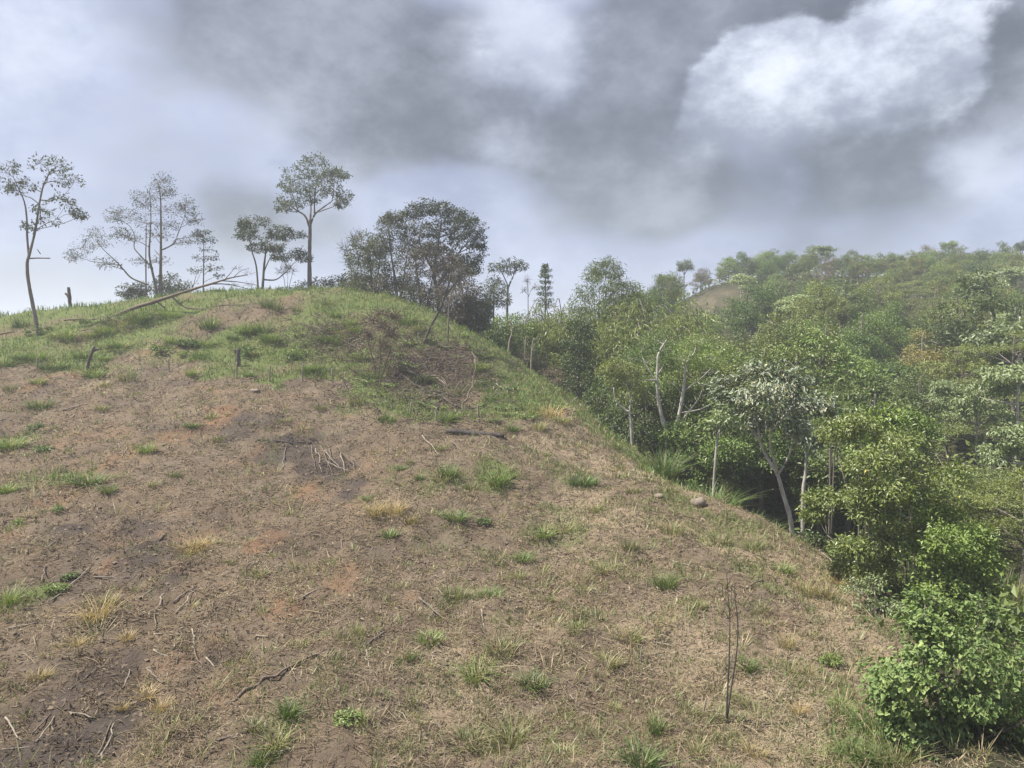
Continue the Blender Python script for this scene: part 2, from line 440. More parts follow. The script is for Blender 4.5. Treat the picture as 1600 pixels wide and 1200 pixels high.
def mat_bark(name, c1, c2, scale=6.0):
    m, t = mat_new(name)
    v = nd(t, 'ShaderNodeTexCoord').outputs['Object']
    mp = nd(t, 'ShaderNodeMapping'); mp.inputs['Scale'].default_value = (1, 1, 0.35); t.links.new(v, mp.inputs[0])
    f = tnoise(t, mp.outputs[0], scale, 6, 0.65)
    p = nd(t, 'ShaderNodeBsdfPrincipled'); p.inputs['Roughness'].default_value = 0.9
    t.links.new(mixc(t, tmap(t, f, 0.3, 0.7), c1, c2), p.inputs['Base Color'])
    bp = nd(t, 'ShaderNodeBump'); bp.inputs['Strength'].default_value = 0.5; bp.inputs['Distance'].default_value = 0.03
    t.links.new(tnoise(t, mp.outputs[0], scale * 5, 4), bp.inputs['Height']); t.links.new(bp.outputs[0], p.inputs['Normal'])
    o = nd(t, 'ShaderNodeOutputMaterial'); t.links.new(p.outputs[0], o.inputs[0])
    return m
def mat_ramp(name, stops, trans=0.15):
    m, t = mat_new(name)
    var = nd(t, 'ShaderNodeAttribute', attribute_name='var').outputs['Fac']
    r = nd(t, 'ShaderNodeValToRGB'); t.links.new(var, r.inputs[0])
    while len(r.color_ramp.elements) < len(stops): r.color_ramp.elements.new(0.5)
    for e, (p, c_) in zip(r.color_ramp.elements, stops): e.position = p; e.color = (*c_, 1)
    d = nd(t, 'ShaderNodeBsdfDiffuse'); t.links.new(r.outputs[0], d.inputs[0])
    tr = nd(t, 'ShaderNodeBsdfTranslucent'); t.links.new(r.outputs[0], tr.inputs[0])
    a = nd(t, 'ShaderNodeMixShader'); a.inputs[0].default_value = trans; t.links.new(d.outputs[0], a.inputs[1]); t.links.new(tr.outputs[0], a.inputs[2])
    o = nd(t, 'ShaderNodeOutputMaterial'); t.links.new(a.outputs[0], o.inputs[0])
    return m
M = dict(
    mid=mat_leaf('leaf_mid_green', (0.080, 0.138, 0.028), (0.190, 0.262, 0.064)),
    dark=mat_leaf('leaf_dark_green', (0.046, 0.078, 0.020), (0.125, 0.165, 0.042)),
    ridge=mat_leaf('leaf_ridge', (0.048, 0.066, 0.040), (0.090, 0.112, 0.066), trans=0.25, sat=1.0),
    ridge_olive=mat_leaf('leaf_ridge_olive', (0.080, 0.095, 0.045), (0.135, 0.150, 0.072), trans=0.25, sat=1.0),
    ridge_brown=mat_leaf('leaf_ridge_brown', (0.070, 0.055, 0.040), (0.095, 0.085, 0.055), trans=0.2),
    olive=mat_leaf('leaf_olive', (0.105, 0.140, 0.034), (0.205, 0.235, 0.068)),
    rust=mat_leaf('leaf_rusty', (0.150, 0.140, 0.036), (0.235, 0.210, 0.055)),
    lime=mat_leaf('leaf_lime', (0.105, 0.165, 0.030), (0.215, 0.280, 0.062)),
    grey=mat_leaf('leaf_silver', (0.160, 0.200, 0.118), (0.305, 0.342, 0.240), (0.42, 0.34, 0.07), 0.965, gloss=0.07),
    pale=mat_leaf('leaf_pale_green', (0.190, 0.245, 0.110), (0.340, 0.390, 0.205), gloss=0.05),
    shrub=mat_leaf('leaf_shrub', (0.070, 0.110, 0.028), (0.185, 0.225, 0.060), (0.44, 0.38, 0.08), 0.955, gloss=0.07),
    broad=mat_leaf('leaf_broad', (0.115, 0.180, 0.058), (0.255, 0.325, 0.118), gloss=0.02, sat=1.0),
    bamboo=mat_leaf('leaf_bamboo', (0.125, 0.165, 0.045), (0.235, 0.270, 0.085)),
    fern=mat_leaf('leaf_fern', (0.100, 0.150, 0.040), (0.190, 0.240, 0.075)),
    brown=mat_leaf('leaf_dead', (0.125, 0.105, 0.062), (0.20, 0.175, 0.105), trans=0.2),
    gras=mat_leaf('grass_green', (0.088, 0.150, 0.036), (0.180, 0.250, 0.070), (0.29, 0.26, 0.13), 0.80, gloss=0.03, sat=0.98),
    grasy=mat_leaf('grass_yellow_green', (0.120, 0.150, 0.055), (0.225, 0.235, 0.105), (0.33, 0.28, 0.17), 0.72, gloss=0.03),
    grasd=mat_leaf('grass_dark_green', (0.085, 0.140, 0.040), (0.190, 0.250, 0.075), gloss=0.04),
    straw=mat_leaf('grass_straw', (0.27, 0.21, 0.10), (0.39, 0.32, 0.17), gloss=0.03),
    bark=mat_bark('bark_grey_brown', (0.10, 0.085, 0.07), (0.19, 0.165, 0.14)),
    barkd=mat_bark('bark_dark', (0.045, 0.038, 0.033), (0.10, 0.085, 0.07)),
    barkp=mat_bark('bark_pale', (0.24, 0.225, 0.195), (0.44, 0.415, 0.365)),
    deadw=mat_bark('dead_wood_bleached', (0.16, 0.135, 0.105), (0.29, 0.25, 0.20), 9),
    deadb=mat_bark('dead_wood_brown', (0.085, 0.065, 0.048), (0.17, 0.13, 0.095), 9),
    char=mat_bark('charred_wood', (0.02, 0.018, 0.018), (0.07, 0.055, 0.05), 9),
    rock=mat_bark('rock_tan', (0.13, 0.105, 0.08), (0.23, 0.19, 0.15), 4),
    tier=mat_leaf('leaf_tier', (0.075, 0.105, 0.020), (0.165, 0.190, 0.045)),
    litter=mat_ramp('dry_litter', [(0.0, (0.072, 0.055, 0.039)), (0.22, (0.141, 0.109, 0.076)), (0.45, (0.198, 0.158, 0.112)), (0.7, (0.257, 0.212, 0.151)), (0.88, (0.308, 0.260, 0.184)), (1.0, (0.343, 0.303, 0.239))]),
)

# ------------------------------------------------------------------ ground masks
def poly_y(pix):
    P = np.array([hit(u, v) for u, v in pix]); P = P[np.argsort(P[:, 0])]
    return P[:, 0], P[:, 1]
_bx, _by = poly_y([(-150, 590), (60, 584), (264, 588), (421, 600), (520, 604), (600, 640), (700, 668), (790, 662), (860, 650), (900, 640)])
def blobs(lst):
    out = []
    for u, v, r, w in lst:
        p = hit(u, v); rm = r * p[1] / F
        out.append((p[0], p[1], rm, w))
    return out
def bmask(bl, x, y, n):
    m = np.zeros_like(x)
    for bx, by, r, w in bl:
        d = ((x - bx) / r) ** 2 + ((y - by) / (r * 1.9)) ** 2
        m = np.maximum(m, w * np.exp(-np.maximum(d + n * 0.9, 0)))
    return m
B_BURN = blobs([(385, 665, 45, 0.8), (450, 705, 55, 1), (510, 735, 50, 1), (545, 760, 35, .8), (130, 825, 45, .9), (190, 840, 55, .9), (235, 870, 50, 1), (265, 905, 45, .9),
                (70, 1110, 70, .9), (150, 1150, 70, .8), (40, 1180, 70, .8), (330, 1030, 55, .7), (180, 1050, 60, .7), (690, 575, 50, .75), (650, 600, 40, .6), (725, 610, 35, .6), (1200, 940, 55, .45), (940, 930, 60, .3)])
B_ORANGE = blobs([(340, 655, 40, .8), (410, 705, 22, .9), (480, 765, 26, 1), (410, 848, 28, 1), (330, 830, 40, .5), (180, 720, 60, .6), (100, 775, 60, .5), (180, 885, 30, .7),
                  (545, 905, 50, .6), (640, 930, 30, .6), (450, 960, 60, .6), (620, 640, 40, .5), (690, 580, 40, .3), (270, 690, 50, .6), (930, 720, 60, .3), (1230, 985, 40, .5), (60, 600, 30, .6)])
B_STRAW = blobs([(690, 1070, 70, 1), (740, 1110, 60, .8), (640, 1140, 60, .6), (1255, 880, 50, .9), (600, 800, 40, .9), (640, 812, 25, 1), (860, 645, 30, .8), (1000, 960, 80, .5),
                 (860, 700, 60, .5), (1000, 740, 50, .7), (930, 800, 70, .5), (150, 590, 80, .4), (300, 640, 60, .5), (820, 980, 70, .5), (1280, 960, 45, .9), (1300, 1040, 60, .8), (1290, 1130, 70, .8), (1160, 1150, 80, .5), (110, 990, 60, .5), (420, 650, 50, .4)])
B_GREEN = blobs([(20, 690, 40, .6), (110, 750, 40, .6), (30, 760, 50, .5), (50, 940, 40, .6), (420, 1150, 60, .6), (690, 745, 50, .6), (620, 760, 40, .4), (900, 745, 50, .5), (780, 745, 45, .6),
                 (1120, 830, 60, .6), (1180, 850, 50, .6), (1060, 790, 50, .5), (710, 920, 60, .4), (1340, 1150, 60, .8), (1320, 1080, 40, .6), (1180, 900, 50, .5), (560, 640, 50, .5), (760, 860, 60, .35), (870, 830, 60, .5), (960, 880, 60, .35)])
B_BARE = blobs([(690, 585, 55, 1), (640, 590, 40, .8), (720, 625, 45, .9), (330, 505, 45, .6), (170, 575, 45, .8), (540, 530, 45, .6), (590, 570, 35, .5), (230, 545, 40, .5), (110, 535, 40, .5), (420, 520, 40, .4)])
def masks(x, y):
    e = edge(x, y)
    n1 = fbm(x / 1.7, y / 1.7, 4); n2 = fbm(x / 5 + 40, y / 5, 3)
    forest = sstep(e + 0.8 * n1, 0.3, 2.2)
    up = sstep(y - np.interp(x, _bx, _by) + 1.6 * n1, -0.8, 1.2)
    rim = sstep(e + 0.7 * n1, -2.4, -0.8) * (0.35 + 0.65 * sstep(y, 22, 34))
    green = np.maximum(up * np.clip(0.72 + 0.55 * n2 + 0.35 * sstep(x, -15, -5), 0, 1), rim * 0.8)
    green = green * (1 - bmask(B_BARE, x, y, n1))
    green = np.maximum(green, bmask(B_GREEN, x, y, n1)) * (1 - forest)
    green = np.maximum(green, 0.32 * sstep(fbm(x / 2.4 + 31, y / 2.4, 4) + 0.25 * sstep(x, -4, 6), 0.12, 0.7) * (1 - forest))
    clear_r = sstep(x - (0.56 * y + 0.8), 0, 1.5) * (1 - sstep(y, 31, 35))           # open grass at the far right below the wood
    green = np.maximum(green, clear_r * 0.9)
    clr = np.zeros_like(x)
    for cu, cY, cr in ((1110, 105, 8.0), (1085, 105, 7.0), (1190, 88, 5.0)):
        clr = np.maximum(clr, np.exp(-np.maximum(((x - (cu - CX) / F * cY) ** 2 + 0.5 * (y - cY) ** 2) / cr ** 2 + 0.5 * n1, 0) ** 2))
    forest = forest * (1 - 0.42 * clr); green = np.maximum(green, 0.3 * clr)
    left = 1 - sstep(x + 1.5 * n2, -7, 3); n3 = fbm(x / 3.1 + 50, y / 3.1 + 20, 4)
    return dict(green=green, burn=np.maximum(bmask(B_BURN, x, y, n1), (0.18 + 0.32 * left) * sstep(n3, 0.0, 0.55)), orange=np.maximum(bmask(B_ORANGE, x, y, n1), 0.45 * left * sstep(-n3 + 0.5 * n1, 0.0, 0.6)), straw=np.clip(0.40 * sstep(fbm(x / 2.3 + 70, y / 2.3, 4), 0.1, 0.6) - 0.15 * left + np.maximum(bmask(B_STRAW, x, y, n1), 0.95 * rim * (1 - forest)) + 0.30 * sstep(x - 0.05 * y + 2 * n2, -2, 5) * (1 - sstep(y, 55, 65)), 0, 1), forest=forest * (1 - clear_r))

# ------------------------------------------------------------------ ground
def build_ground():
    az = np.concatenate([np.linspace(-180, -42, 36)[:-1], np.linspace(-42, 42, 450), np.linspace(42, 180, 36)[1:-1]])
    az = np.radians(az)
    rr = np.concatenate([np.geomspace(1.0, 8.5, 14)[:-1], np.geomspace(8.5, 62, 300)[:-1], np.geomspace(62, 150, 70)[:-1], np.geomspace(150, 520, 24)])
    X = np.sin(az)[None] * rr[:, None]; Y = np.cos(az)[None] * rr[:, None]
    Z = hgt(X, Y)
    na, nr = len(az), len(rr)
    V = np.stack([X, Y, Z], -1).reshape(-1, 3)
    V = np.concatenate([V, [[0, 0, float(hgt(np.array(0.), np.array(0.)))]]])
    i = np.arange(nr - 1)[:, None] * na; j = np.arange(na)[None]; j2 = (j + 1) % na
    Q = np.stack([i + j, i + na + j, i + na + j2, i + j2], -1).reshape(-1, 4)
    jj = np.arange(na); T = np.stack([np.full(na, len(V) - 1), jj, (jj + 1) % na], -1)
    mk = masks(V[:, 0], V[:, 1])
    m, t = mat_new('hillside_soil')
    v = nd(t, 'ShaderNodeTexCoord').outputs['Object']
    n_big = tnoise(t, v, 0.35, 5); n_mid = tnoise(t, v, 2.2, 6, 0.6); n_fin = tnoise(t, v, 14, 6, 0.65); n_mic = tnoise(t, v, 60, 4, 0.6)
    soil = mixc(t, tmap(t, n_mid, 0.35, 0.68), (0.122, 0.092, 0.066), (0.181, 0.144, 0.108))
    soil = mixc(t, tmap(t, n_big, 0.38, 0.62, 0, 0.75), soil, (0.154, 0.113, 0.077))
    soil = mixc(t, tmap(t, n_fin, 0.52, 0.72, 0, 0.75), soil, (0.248, 0.197, 0.138))
    soil = mixc(t, tmap(t, n_fin, 0.30, 0.44, 0.7, 0), soil, (0.075, 0.053, 0.041))
    def A(k): return nd(t, 'ShaderNodeAttribute', attribute_name=k).outputs['Fac']
    def lay(c_, mask, col, amt, nz=n_fin):
        f = tmath(t, 'MULTIPLY', tmap(t, tmath(t, 'ADD', mask, tmath(t, 'MULTIPLY', tmath(t, 'SUBTRACT', nz, 0.5), 0.9)), 0.25, 0.75), amt)
        return mixc(t, f, c_, col)
    c_ = lay(soil, A('orange'), (0.227, 0.127, 0.071), 0.65, n_mid)
    c_ = lay(c_, A('straw'), (0.337, 0.264, 0.181), 0.75)
    c_ = lay(c_, A('burn'), (0.056, 0.047, 0.046), 0.8, n_fin)
    grn = mixc(t, n_fin, (0.074, 0.116, 0.028), (0.150, 0.195, 0.058))
    c_ = lay(c_, A('green'), grn, 0.85)
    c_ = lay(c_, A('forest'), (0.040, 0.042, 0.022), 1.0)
    c_ = mixc(t, tmap(t, n_mic, 0.3, 0.7, 0.45, 0.0), c_, (0.045, 0.038, 0.03))
    p = nd(t, 'ShaderNodeBsdfPrincipled'); p.inputs['Roughness'].default_value = 1.0; p.inputs['Specular IOR Level'].default_value = 0.1
    t.links.new(c_, p.inputs['Base Color'])
    bp = nd(t, 'ShaderNodeBump'); bp.inputs['Strength'].default_value = 0.9; bp.inputs['Distance'].default_value = 0.05
    t.links.new(tmath(t, 'ADD', n_fin, tmath(t, 'MULTIPLY', n_mic, 0.4)), bp.inputs['Height']); t.links.new(bp.outputs[0], p.inputs['Normal'])
    o = nd(t, 'ShaderNodeOutputMaterial'); t.links.new(p.outputs[0], o.inputs[0])
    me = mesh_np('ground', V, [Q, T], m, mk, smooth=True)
    g = obj('ground', me); g['kind'] = 'structure'
build_ground()

# ------------------------------------------------------------------ haze
def build_haze(dens=0.0013):
    x0, x1, y0, y1, z0, z1 = -535, 535, -535, 535, -45, 27
    V = [(x, y, z) for z in (z0, z1) for y in (y0, y1) for x in (x0, x1)]
    Q = [(0, 2, 3, 1), (4, 5, 7, 6), (0, 1, 5, 4), (2, 6, 7, 3), (0, 4, 6, 2), (1, 3, 7, 5)]
    m, t = mat_new('haze_air')
    pv = nd(t, 'ShaderNodeVolumePrincipled')
    pv.inputs['Color'].default_value = (0.88, 0.93, 1.0, 1); pv.inputs['Density'].default_value = dens; pv.inputs['Anisotropy'].default_value = 0.25
    o = nd(t, 'ShaderNodeOutputMaterial'); t.links.new(pv.outputs[0], o.inputs['Volume'])
    h = obj('haze', mesh_np('haze', V, np.array(Q), m)); h['kind'] = 'stuff'
    tag(h, 'thin pale mist hanging over the whole hillside', 'haze')
build_haze()

# ------------------------------------------------------------------ tree builders
def tube_tree(rng, stems, limbs):
    t = Tubes()
    for pts, r0, r1 in stems:
        L = smooth_line(pts, 5, 0.0, rng); t.add(L, np.linspace(r0, r1, len(L)), 7, 0.06, rng)
    for pts, r0, r1 in limbs:
        L = np.array(pts) if r0 < 0.013 else smooth_line(pts, 3); t.add(L, np.linspace(r0, r1, len(L)), 3 if r0 < 0.013 else 4)
    return t
def connect(rng, stems, clumps, r=0.035):
    """a curved limb from the nearest lower stem point to every clump"""
    S = np.concatenate([smooth_line(p, 5) for p, _, _ in stems])
    RR = np.concatenate([np.linspace(a, b, len(smooth_line(p, 5))) for p, a, b in stems])
    out = []
    for c_, rad in clumps:
        c_ = np.asarray(c_, float)
        d = np.linalg.norm(S - c_, axis=1) + np.maximum(S[:, 2] - c_[2] + 0.25 * np.linalg.norm((S - c_)[:, :2], axis=1), 0) * 3
        k = int(np.argmin(d)); p = S[k]
        mid = p * 0.45 + c_ * 0.55; mid[2] += (c_[2] - p[2]) * 0.12 - 0.03 * np.linalg.norm(c_ - p); mid += rng.randn(3) * 0.04 * np.linalg.norm(c_ - p)
        out.append(([p, mid, c_], min(r, RR[k] * 0.8) , 0.012))
    return out
def twig_lines(rng, T, C, frac, r=0.007):
    k = rng.rand(len(T)) < frac
    return [([c_ * 0.8 + t_ * 0.2, (c_ + t_) / 2 + rng.randn(3) * 0.05, t_], r, r * 0.5) for t_, c_ in zip(T[k], C[k])]
def hero(name, label, base, stems, clumps, Y=None, cat='tree', leaf=(0.22, 0.1), ntip=16, nleaf=8, spread=0.12, droop=0.25, depth=0.8,
         bark='bark', mat='ridge', seed=1, group=None, twig=0.5, limb=0.035, bare=0, leafy=True, back=0.0, tr=0.007, shell=0.5):
    """a tree measured off the photograph: stems and leaf masses as pixel offsets at the tree's own distance, spread in depth too"""
    rng = np.random.RandomState(seed)
    if Y is None:
        w = hit(*base)
    else:
        w = at(base[0], base[1], Y); w[2] = min(w[2], float(gz(w[0], w[1])))
    s = w[1] / F
    zb = at(base[0], base[1], w[1])[2] - w[2]
    def loc(u, v, dy=0.0): return np.array([(u - base[0]) * s, dy, (base[1] - v) * s + zb])
    root = thing(name, label, cat, w, group)
    st = []
    for k, q in enumerate(stems):
        pts = [loc(*p) for p in q[0]]
        if k == 0 or q[0][0][1] >= base[1] - 4: pts[0] = pts[0] + np.array([0, 0, -0.35 - max(zb, 0)])
        if k: 
            dy = rng.uniform(-1, 1) * depth * 0.6
            tt = np.linspace(0, 1, len(pts))
            pts = [p + np.array([0, dy * x, 0]) for p, x in zip(pts, tt)]
        st.append((pts, q[1], q[2]))
    cl = []
    for c_ in clumps:
        u, v, ru, rv = c_[:4]
        dy = c_[4] if len(c_) > 4 else rng.uniform(-1, 1) * depth + back
        cl.append((loc(u, v, dy), (ru * s * 1.12, ru * s, rv * s * 1.15)))
    if cl:
        V, Q, var, T, C = foliage(rng, cl, ntip, nleaf, leaf[0], leaf[1], spread, droop, shell)
        limbs = connect(rng, st, cl, limb) + twig_lines(rng, T, C, twig, tr) if st else twig_lines(rng, T, C, twig, tr)
        if leafy: obj('crown', mesh_np('crown', V, Q, M[mat], {'var': var}), root)
    else: limbs = []
    for k, q in enumerate(st):
        t = Tubes(); L = smooth_line(q[0], 5); t.add(L, np.linspace(q[1], q[2], len(L)), 8, 0.07, rng)
        obj('trunk' if k == 0 else 'stem', t.mesh('stem', M[bark]), root)
    if limbs:
        t = Tubes()
        for pts, r0, r1 in limbs:
            L = np.array(pts) if r0 <= tr else smooth_line(pts, 3); t.add(L, np.linspace(r0, r1, len(L)), 3 if r0 <= tr else 4)
        obj('branchwork', t.mesh('branchwork', M[bark]), root)['kind'] = 'stuff'
    return root

# ------------------------------------------------------------------ trees along the knoll's crest
RG = 'trees along the knoll crest'
hero('slender_tree', 'tall slim leaning tree with sparse tufted crown at the far left of the crest', (62, 524),
     [([(62, 524), (55, 490), (47, 440), (46, 412), (50, 398), (60, 362), (70, 310), (78, 285), (90, 268)], 0.125, 0.03),
      ([(49, 402), (47, 370), (47, 340), (44, 318), (36, 298), (28, 280)], 0.07, 0.02), ([(49, 405), (62, 404), (79, 404)], 0.045, 0.03),
      ([(69, 315), (85, 316), (103, 314)], 0.04, 0.015), ([(68, 322), (55, 312), (42, 308)], 0.04, 0.015), ([(62, 358), (52, 345), (50, 343)], 0.03, 0.015), ([(60, 362), (75, 350), (85, 345)], 0.03, 0.015), ([(67, 398), (68, 392)], 0.025, 0.02)],
     [(22, 275, 14, 15), (38, 270, 12, 9), (18, 296, 12, 8), (50, 290, 12, 8), (72, 260, 14, 11), (95, 262, 14, 12), (108, 270, 14, 12), (118, 287, 14, 9), (95, 285, 18, 9), (65, 297, 10, 8),
      (103, 313, 12, 8), (115, 322, 11, 8), (127, 335, 9, 7), (135, 342, 6, 4), (68, 328, 12, 8), (83, 345, 15, 11), (60, 358, 8, 6), (30, 300, 10, 8)],
     leaf=(0.168, 0.088), ntip=21, nleaf=7, spread=0.10, seed=3, group=RG, twig=0.8, limb=0.03)
hero('wispy_tree', 'wide wispy many-stemmed tree with thin see-through foliage behind the crest', (246, 462),
     [([(251, 462), (252, 420), (253, 390), (254, 350), (254, 310), (250, 285)], 0.13, 0.02), ([(248, 462), (242, 435), (237, 400), (240, 370), (243, 340), (243, 300)], 0.10, 0.02),
      ([(228, 458), (227, 400), (226, 360), (224, 345)], 0.06, 0.015), ([(232, 445), (208, 435), (195, 420), (185, 408), (172, 395), (158, 378)], 0.07, 0.015),
      ([(240, 420), (215, 395), (208, 385), (208, 370), (198, 352), (176, 340)], 0.055, 0.015), ([(253, 392), (272, 382), (282, 362), (292, 338)], 0.06, 0.015), ([(192, 415), (165, 412), (138, 408)], 0.04, 0.012), ([(253, 402), (238, 390)], 0.05, 0.02)],
     [(150, 368, 16, 13), (140, 390, 17, 13), (165, 385, 16, 11), (133, 406, 11, 8), (170, 340, 14, 8), (190, 335, 15, 10), (215, 345, 16, 10), (245, 293, 20, 13), (264, 290, 15, 11), (240, 310, 24, 10),
      (272, 305, 13, 10), (226, 320, 17, 9), (255, 330, 24, 14), (290, 320, 16, 12), (300, 335, 15, 10), (312, 348, 11, 10), (240, 352, 20, 12), (270, 355, 18, 10), (200, 370, 13, 9), (180, 415, 18, 9), (275, 375, 14, 8),
      (300, 365, 12, 8), (255, 372, 20, 10), (220, 378, 16, 10), (245, 412, 24, 9)],
     Y=56, leaf=(0.136, 0.060), ntip=38, nleaf=6, spread=0.11, seed=5, depth=1.6, group=RG, twig=0.9, limb=0.03, tr=0.013)
hero('sapling', 'thin whorled sapling beside the wispy tree, above the leaning dead trunk', (317, 460),
     [([(317, 462), (319, 420), (320, 380), (320, 362)], 0.055, 0.012), ([(301, 452), (308, 432), (313, 424)], 0.025, 0.01)],
     [(318, 362, 10, 4), (313, 378, 10, 4), (328, 376, 8, 4), (309, 402, 11, 4), (325, 390, 10, 4), (333, 402, 9, 4), (311, 424, 9, 4), (335, 420, 11, 4), (341, 431, 6, 3), (310, 368, 8, 4)],
     Y=55, leaf=(0.152, 0.072), ntip=21, nleaf=6, spread=0.08, seed=7, depth=0.5, group=RG, twig=0.8, limb=0.02)
hero('dark_bush', 'left of two dark rounded bushes peeping over the crest under the wispy tree', (214, 468), [], [(204, 457, 11, 10), (220, 453, 13, 10), (212, 462, 14, 8)], Y=58, cat='bush', leaf=(0.160, 0.080), ntip=90, nleaf=8, seed=9, group='bushes behind the crest', shell=0.3)
hero('dark_bush', 'right and larger of two dark rounded bushes peeping over the crest', (266, 466), [], [(252, 450, 16, 10), (270, 443, 17, 11), (285, 450, 12, 9), (264, 456, 22, 9)], Y=58, cat='bush', leaf=(0.160, 0.080), ntip=90, nleaf=8, seed=10, group='bushes behind the crest', shell=0.3)
hero('umbrella_tree', 'small flat-topped dark tree on two thin trunks, just left of the tall one', (408, 462),
     [([(409, 462), (413, 420), (416, 395), (415, 378)], 0.11, 0.03), ([(404, 462), (403, 420), (398, 395), (396, 378)], 0.08, 0.025), ([(412, 437), (430, 437), (445, 425), (456, 412)], 0.06, 0.02), ([(413, 425), (424, 405), (436, 392)], 0.045, 0.02)],
     [(388, 360, 13, 8), (410, 353, 18, 7), (430, 359, 18, 8), (455, 365, 15, 6), (400, 374, 14, 8), (420, 377, 20, 9), (440, 372, 13, 8), (410, 391, 15, 7), (430, 389, 10, 5), (460, 394, 14, 8), (470, 401, 9, 7), (450, 407, 12, 5), (383, 352, 7, 4)],
     Y=56, leaf=(0.160, 0.080), ntip=74, nleaf=8, spread=0.10, seed=12, depth=1.5, group=RG, twig=0.3)
hero('umbrella_tree', 'tallest crest tree, bare straight trunk under a domed airy crown', (485, 459),
     [([(484, 459), (484, 420), (485, 380), (486, 352), (486, 344)], 0.17, 0.09), ([(485, 356), (478, 339), (466, 331), (454, 322)], 0.09, 0.03), ([(486, 354), (492, 336), (502, 326), (517, 314)], 0.09, 0.03), ([(486, 347), (485, 325), (481, 298)], 0.08, 0.03), ([(493, 335), (497, 310), (505, 285)], 0.06, 0.02), ([(468, 332), (462, 312), (458, 295)], 0.05, 0.02)],
     [(438, 308, 13, 10), (455, 295, 15, 10), (470, 280, 17, 11), (480, 265, 17, 8), (500, 261, 17, 8), (520, 274, 17, 10), (536, 279, 10, 6), (500, 288, 20, 11), (476, 303, 20, 11), (455, 321, 13, 7), (500, 313, 18, 8), (530, 303, 13, 9), (536, 323, 8, 6), (518, 296, 13, 9), (490, 275, 18, 9), (465, 292, 18, 10), (510, 305, 18, 10), (485, 318, 16, 7), (445, 329, 9, 4), (515, 268, 12, 8)],
     Y=57, leaf=(0.160, 0.080), ntip=52, nleaf=8, spread=0.11, seed=14, depth=2.0, group=RG, twig=0.4, limb=0.045)
hero('low_shrub', 'long low dark shrub hugging the crest beneath the tallest tree', (495, 464), [], [(458, 455, 20, 6), (480, 451, 18, 8), (503, 446, 20, 9), (528, 442, 18, 10), (545, 446, 12, 9)], Y=58, cat='bush', leaf=(0.160, 0.080), ntip=90, nleaf=8, seed=15, group='bushes behind the crest', shell=0.3, depth=0.4)
hero('bare_shrub', 'bare wiry shrub between the two flat-topped crest trees', (446, 464), [([(446, 464), (445, 440), (440, 425)], 0.03, 0.01), ([(448, 462), (455, 440), (462, 420)], 0.025, 0.01), ([(447, 462), (450, 438), (449, 418)], 0.02, 0.008)],
     [(440, 425, 12, 14), (460, 425, 12, 14), (450, 418, 10, 10)], Y=56, cat='shrub', ntip=46, twig=1.0, leafy=False, tr=0.012, seed=16, limb=0.015)
# grove right of the crest
GG = 'grove at the right end of the crest'
hero('bare_tree', 'hazy leafless tree at the left rim of the crest grove', (552, 466), [([(552, 466), (550, 430), (545, 400), (540, 380)], 0.05, 0.012), ([(553, 464), (560, 420), (566, 385), (568, 365)], 0.045, 0.012)],
     [(540, 390, 14, 16), (552, 375, 14, 14), (565, 372, 12, 14), (548, 412, 14, 16), (560, 440, 12, 16)], Y=56, ntip=60, leafy=False, tr=0.012, twig=1.0, seed=21, group=GG, limb=0.018)
hero('grove_tree', 'olive leafy tree at the left of the crest grove, reaching down to the grass', (582, 470), [([(582, 472), (580, 430), (578, 390), (574, 375)], 0.1, 0.03), ([(584, 470), (592, 425), (598, 395)], 0.07, 0.02)],
     [(570, 380, 18, 14), (560, 402, 16, 16), (580, 402, 20, 18), (596, 392, 15, 15), (566, 428, 18, 16), (588, 428, 20, 18), (575, 450, 22, 14), (600, 448, 16, 14), (556, 446, 12, 12)],
     Y=54, mat='ridge_olive', ntip=101, nleaf=11, leaf=(0.152, 0.072), seed=22, group=GG, twig=0.5, depth=1.2)
hero('grove_tree', 'loose-crowned tree with ragged top left of the big dark dome', (622, 478), [([(622, 480), (618, 440), (612, 400), (608, 360)], 0.11, 0.03), ([(624, 478), (632, 430), (638, 390)], 0.08, 0.02), ([(616, 476), (604, 440), (598, 410)], 0.06, 0.02)],
     [(606, 345, 12, 8), (622, 342, 12, 8), (612, 362, 15, 12), (636, 352, 12, 10), (600, 385, 15, 14), (625, 385, 20, 16), (640, 375, 14, 12), (605, 415, 17, 16), (630, 412, 20, 16), (612, 440, 18, 12), (636, 440, 17, 12)],
     Y=53, mat='ridge_olive', ntip=78, nleaf=11, leaf=(0.152, 0.072), seed=23, group=GG, twig=0.6, depth=1.4)
hero('grove_tree', 'biggest grove tree with a dense dark domed top', (688, 492), [([(688, 496), (684, 460), (678, 425), (684, 390), (690, 350)], 0.17, 0.04), ([(683, 450), (700, 420), (715, 395), (735, 372)], 0.1, 0.03), ([(680, 430), (665, 400), (655, 375), (660, 345)], 0.09, 0.03), ([(686, 470), (712, 445), (732, 420)], 0.07, 0.02)],
     [(650, 338, 14, 11), (668, 330, 17, 13), (690, 327, 18, 11), (710, 336, 17, 12), (728, 348, 16, 12), (742, 362, 15, 13), (750, 382, 10, 12), (744, 402, 14, 13), (725, 380, 17, 12), (690, 352, 22, 11), (665, 360, 18, 11), (712, 366, 16, 11), (738, 424, 11, 12), (720, 410, 14, 11), (655, 395, 14, 11), (690, 385, 18, 12), (705, 402, 16, 12), (672, 388, 14, 12), (712, 432, 14, 12), (690, 418, 14, 10)],
     Y=52, mat='ridge', ntip=92, nleaf=11, leaf=(0.152, 0.076), spread=0.11, seed=24, group=GG, twig=0.3, depth=1.8, limb=0.05, shell=0.35)
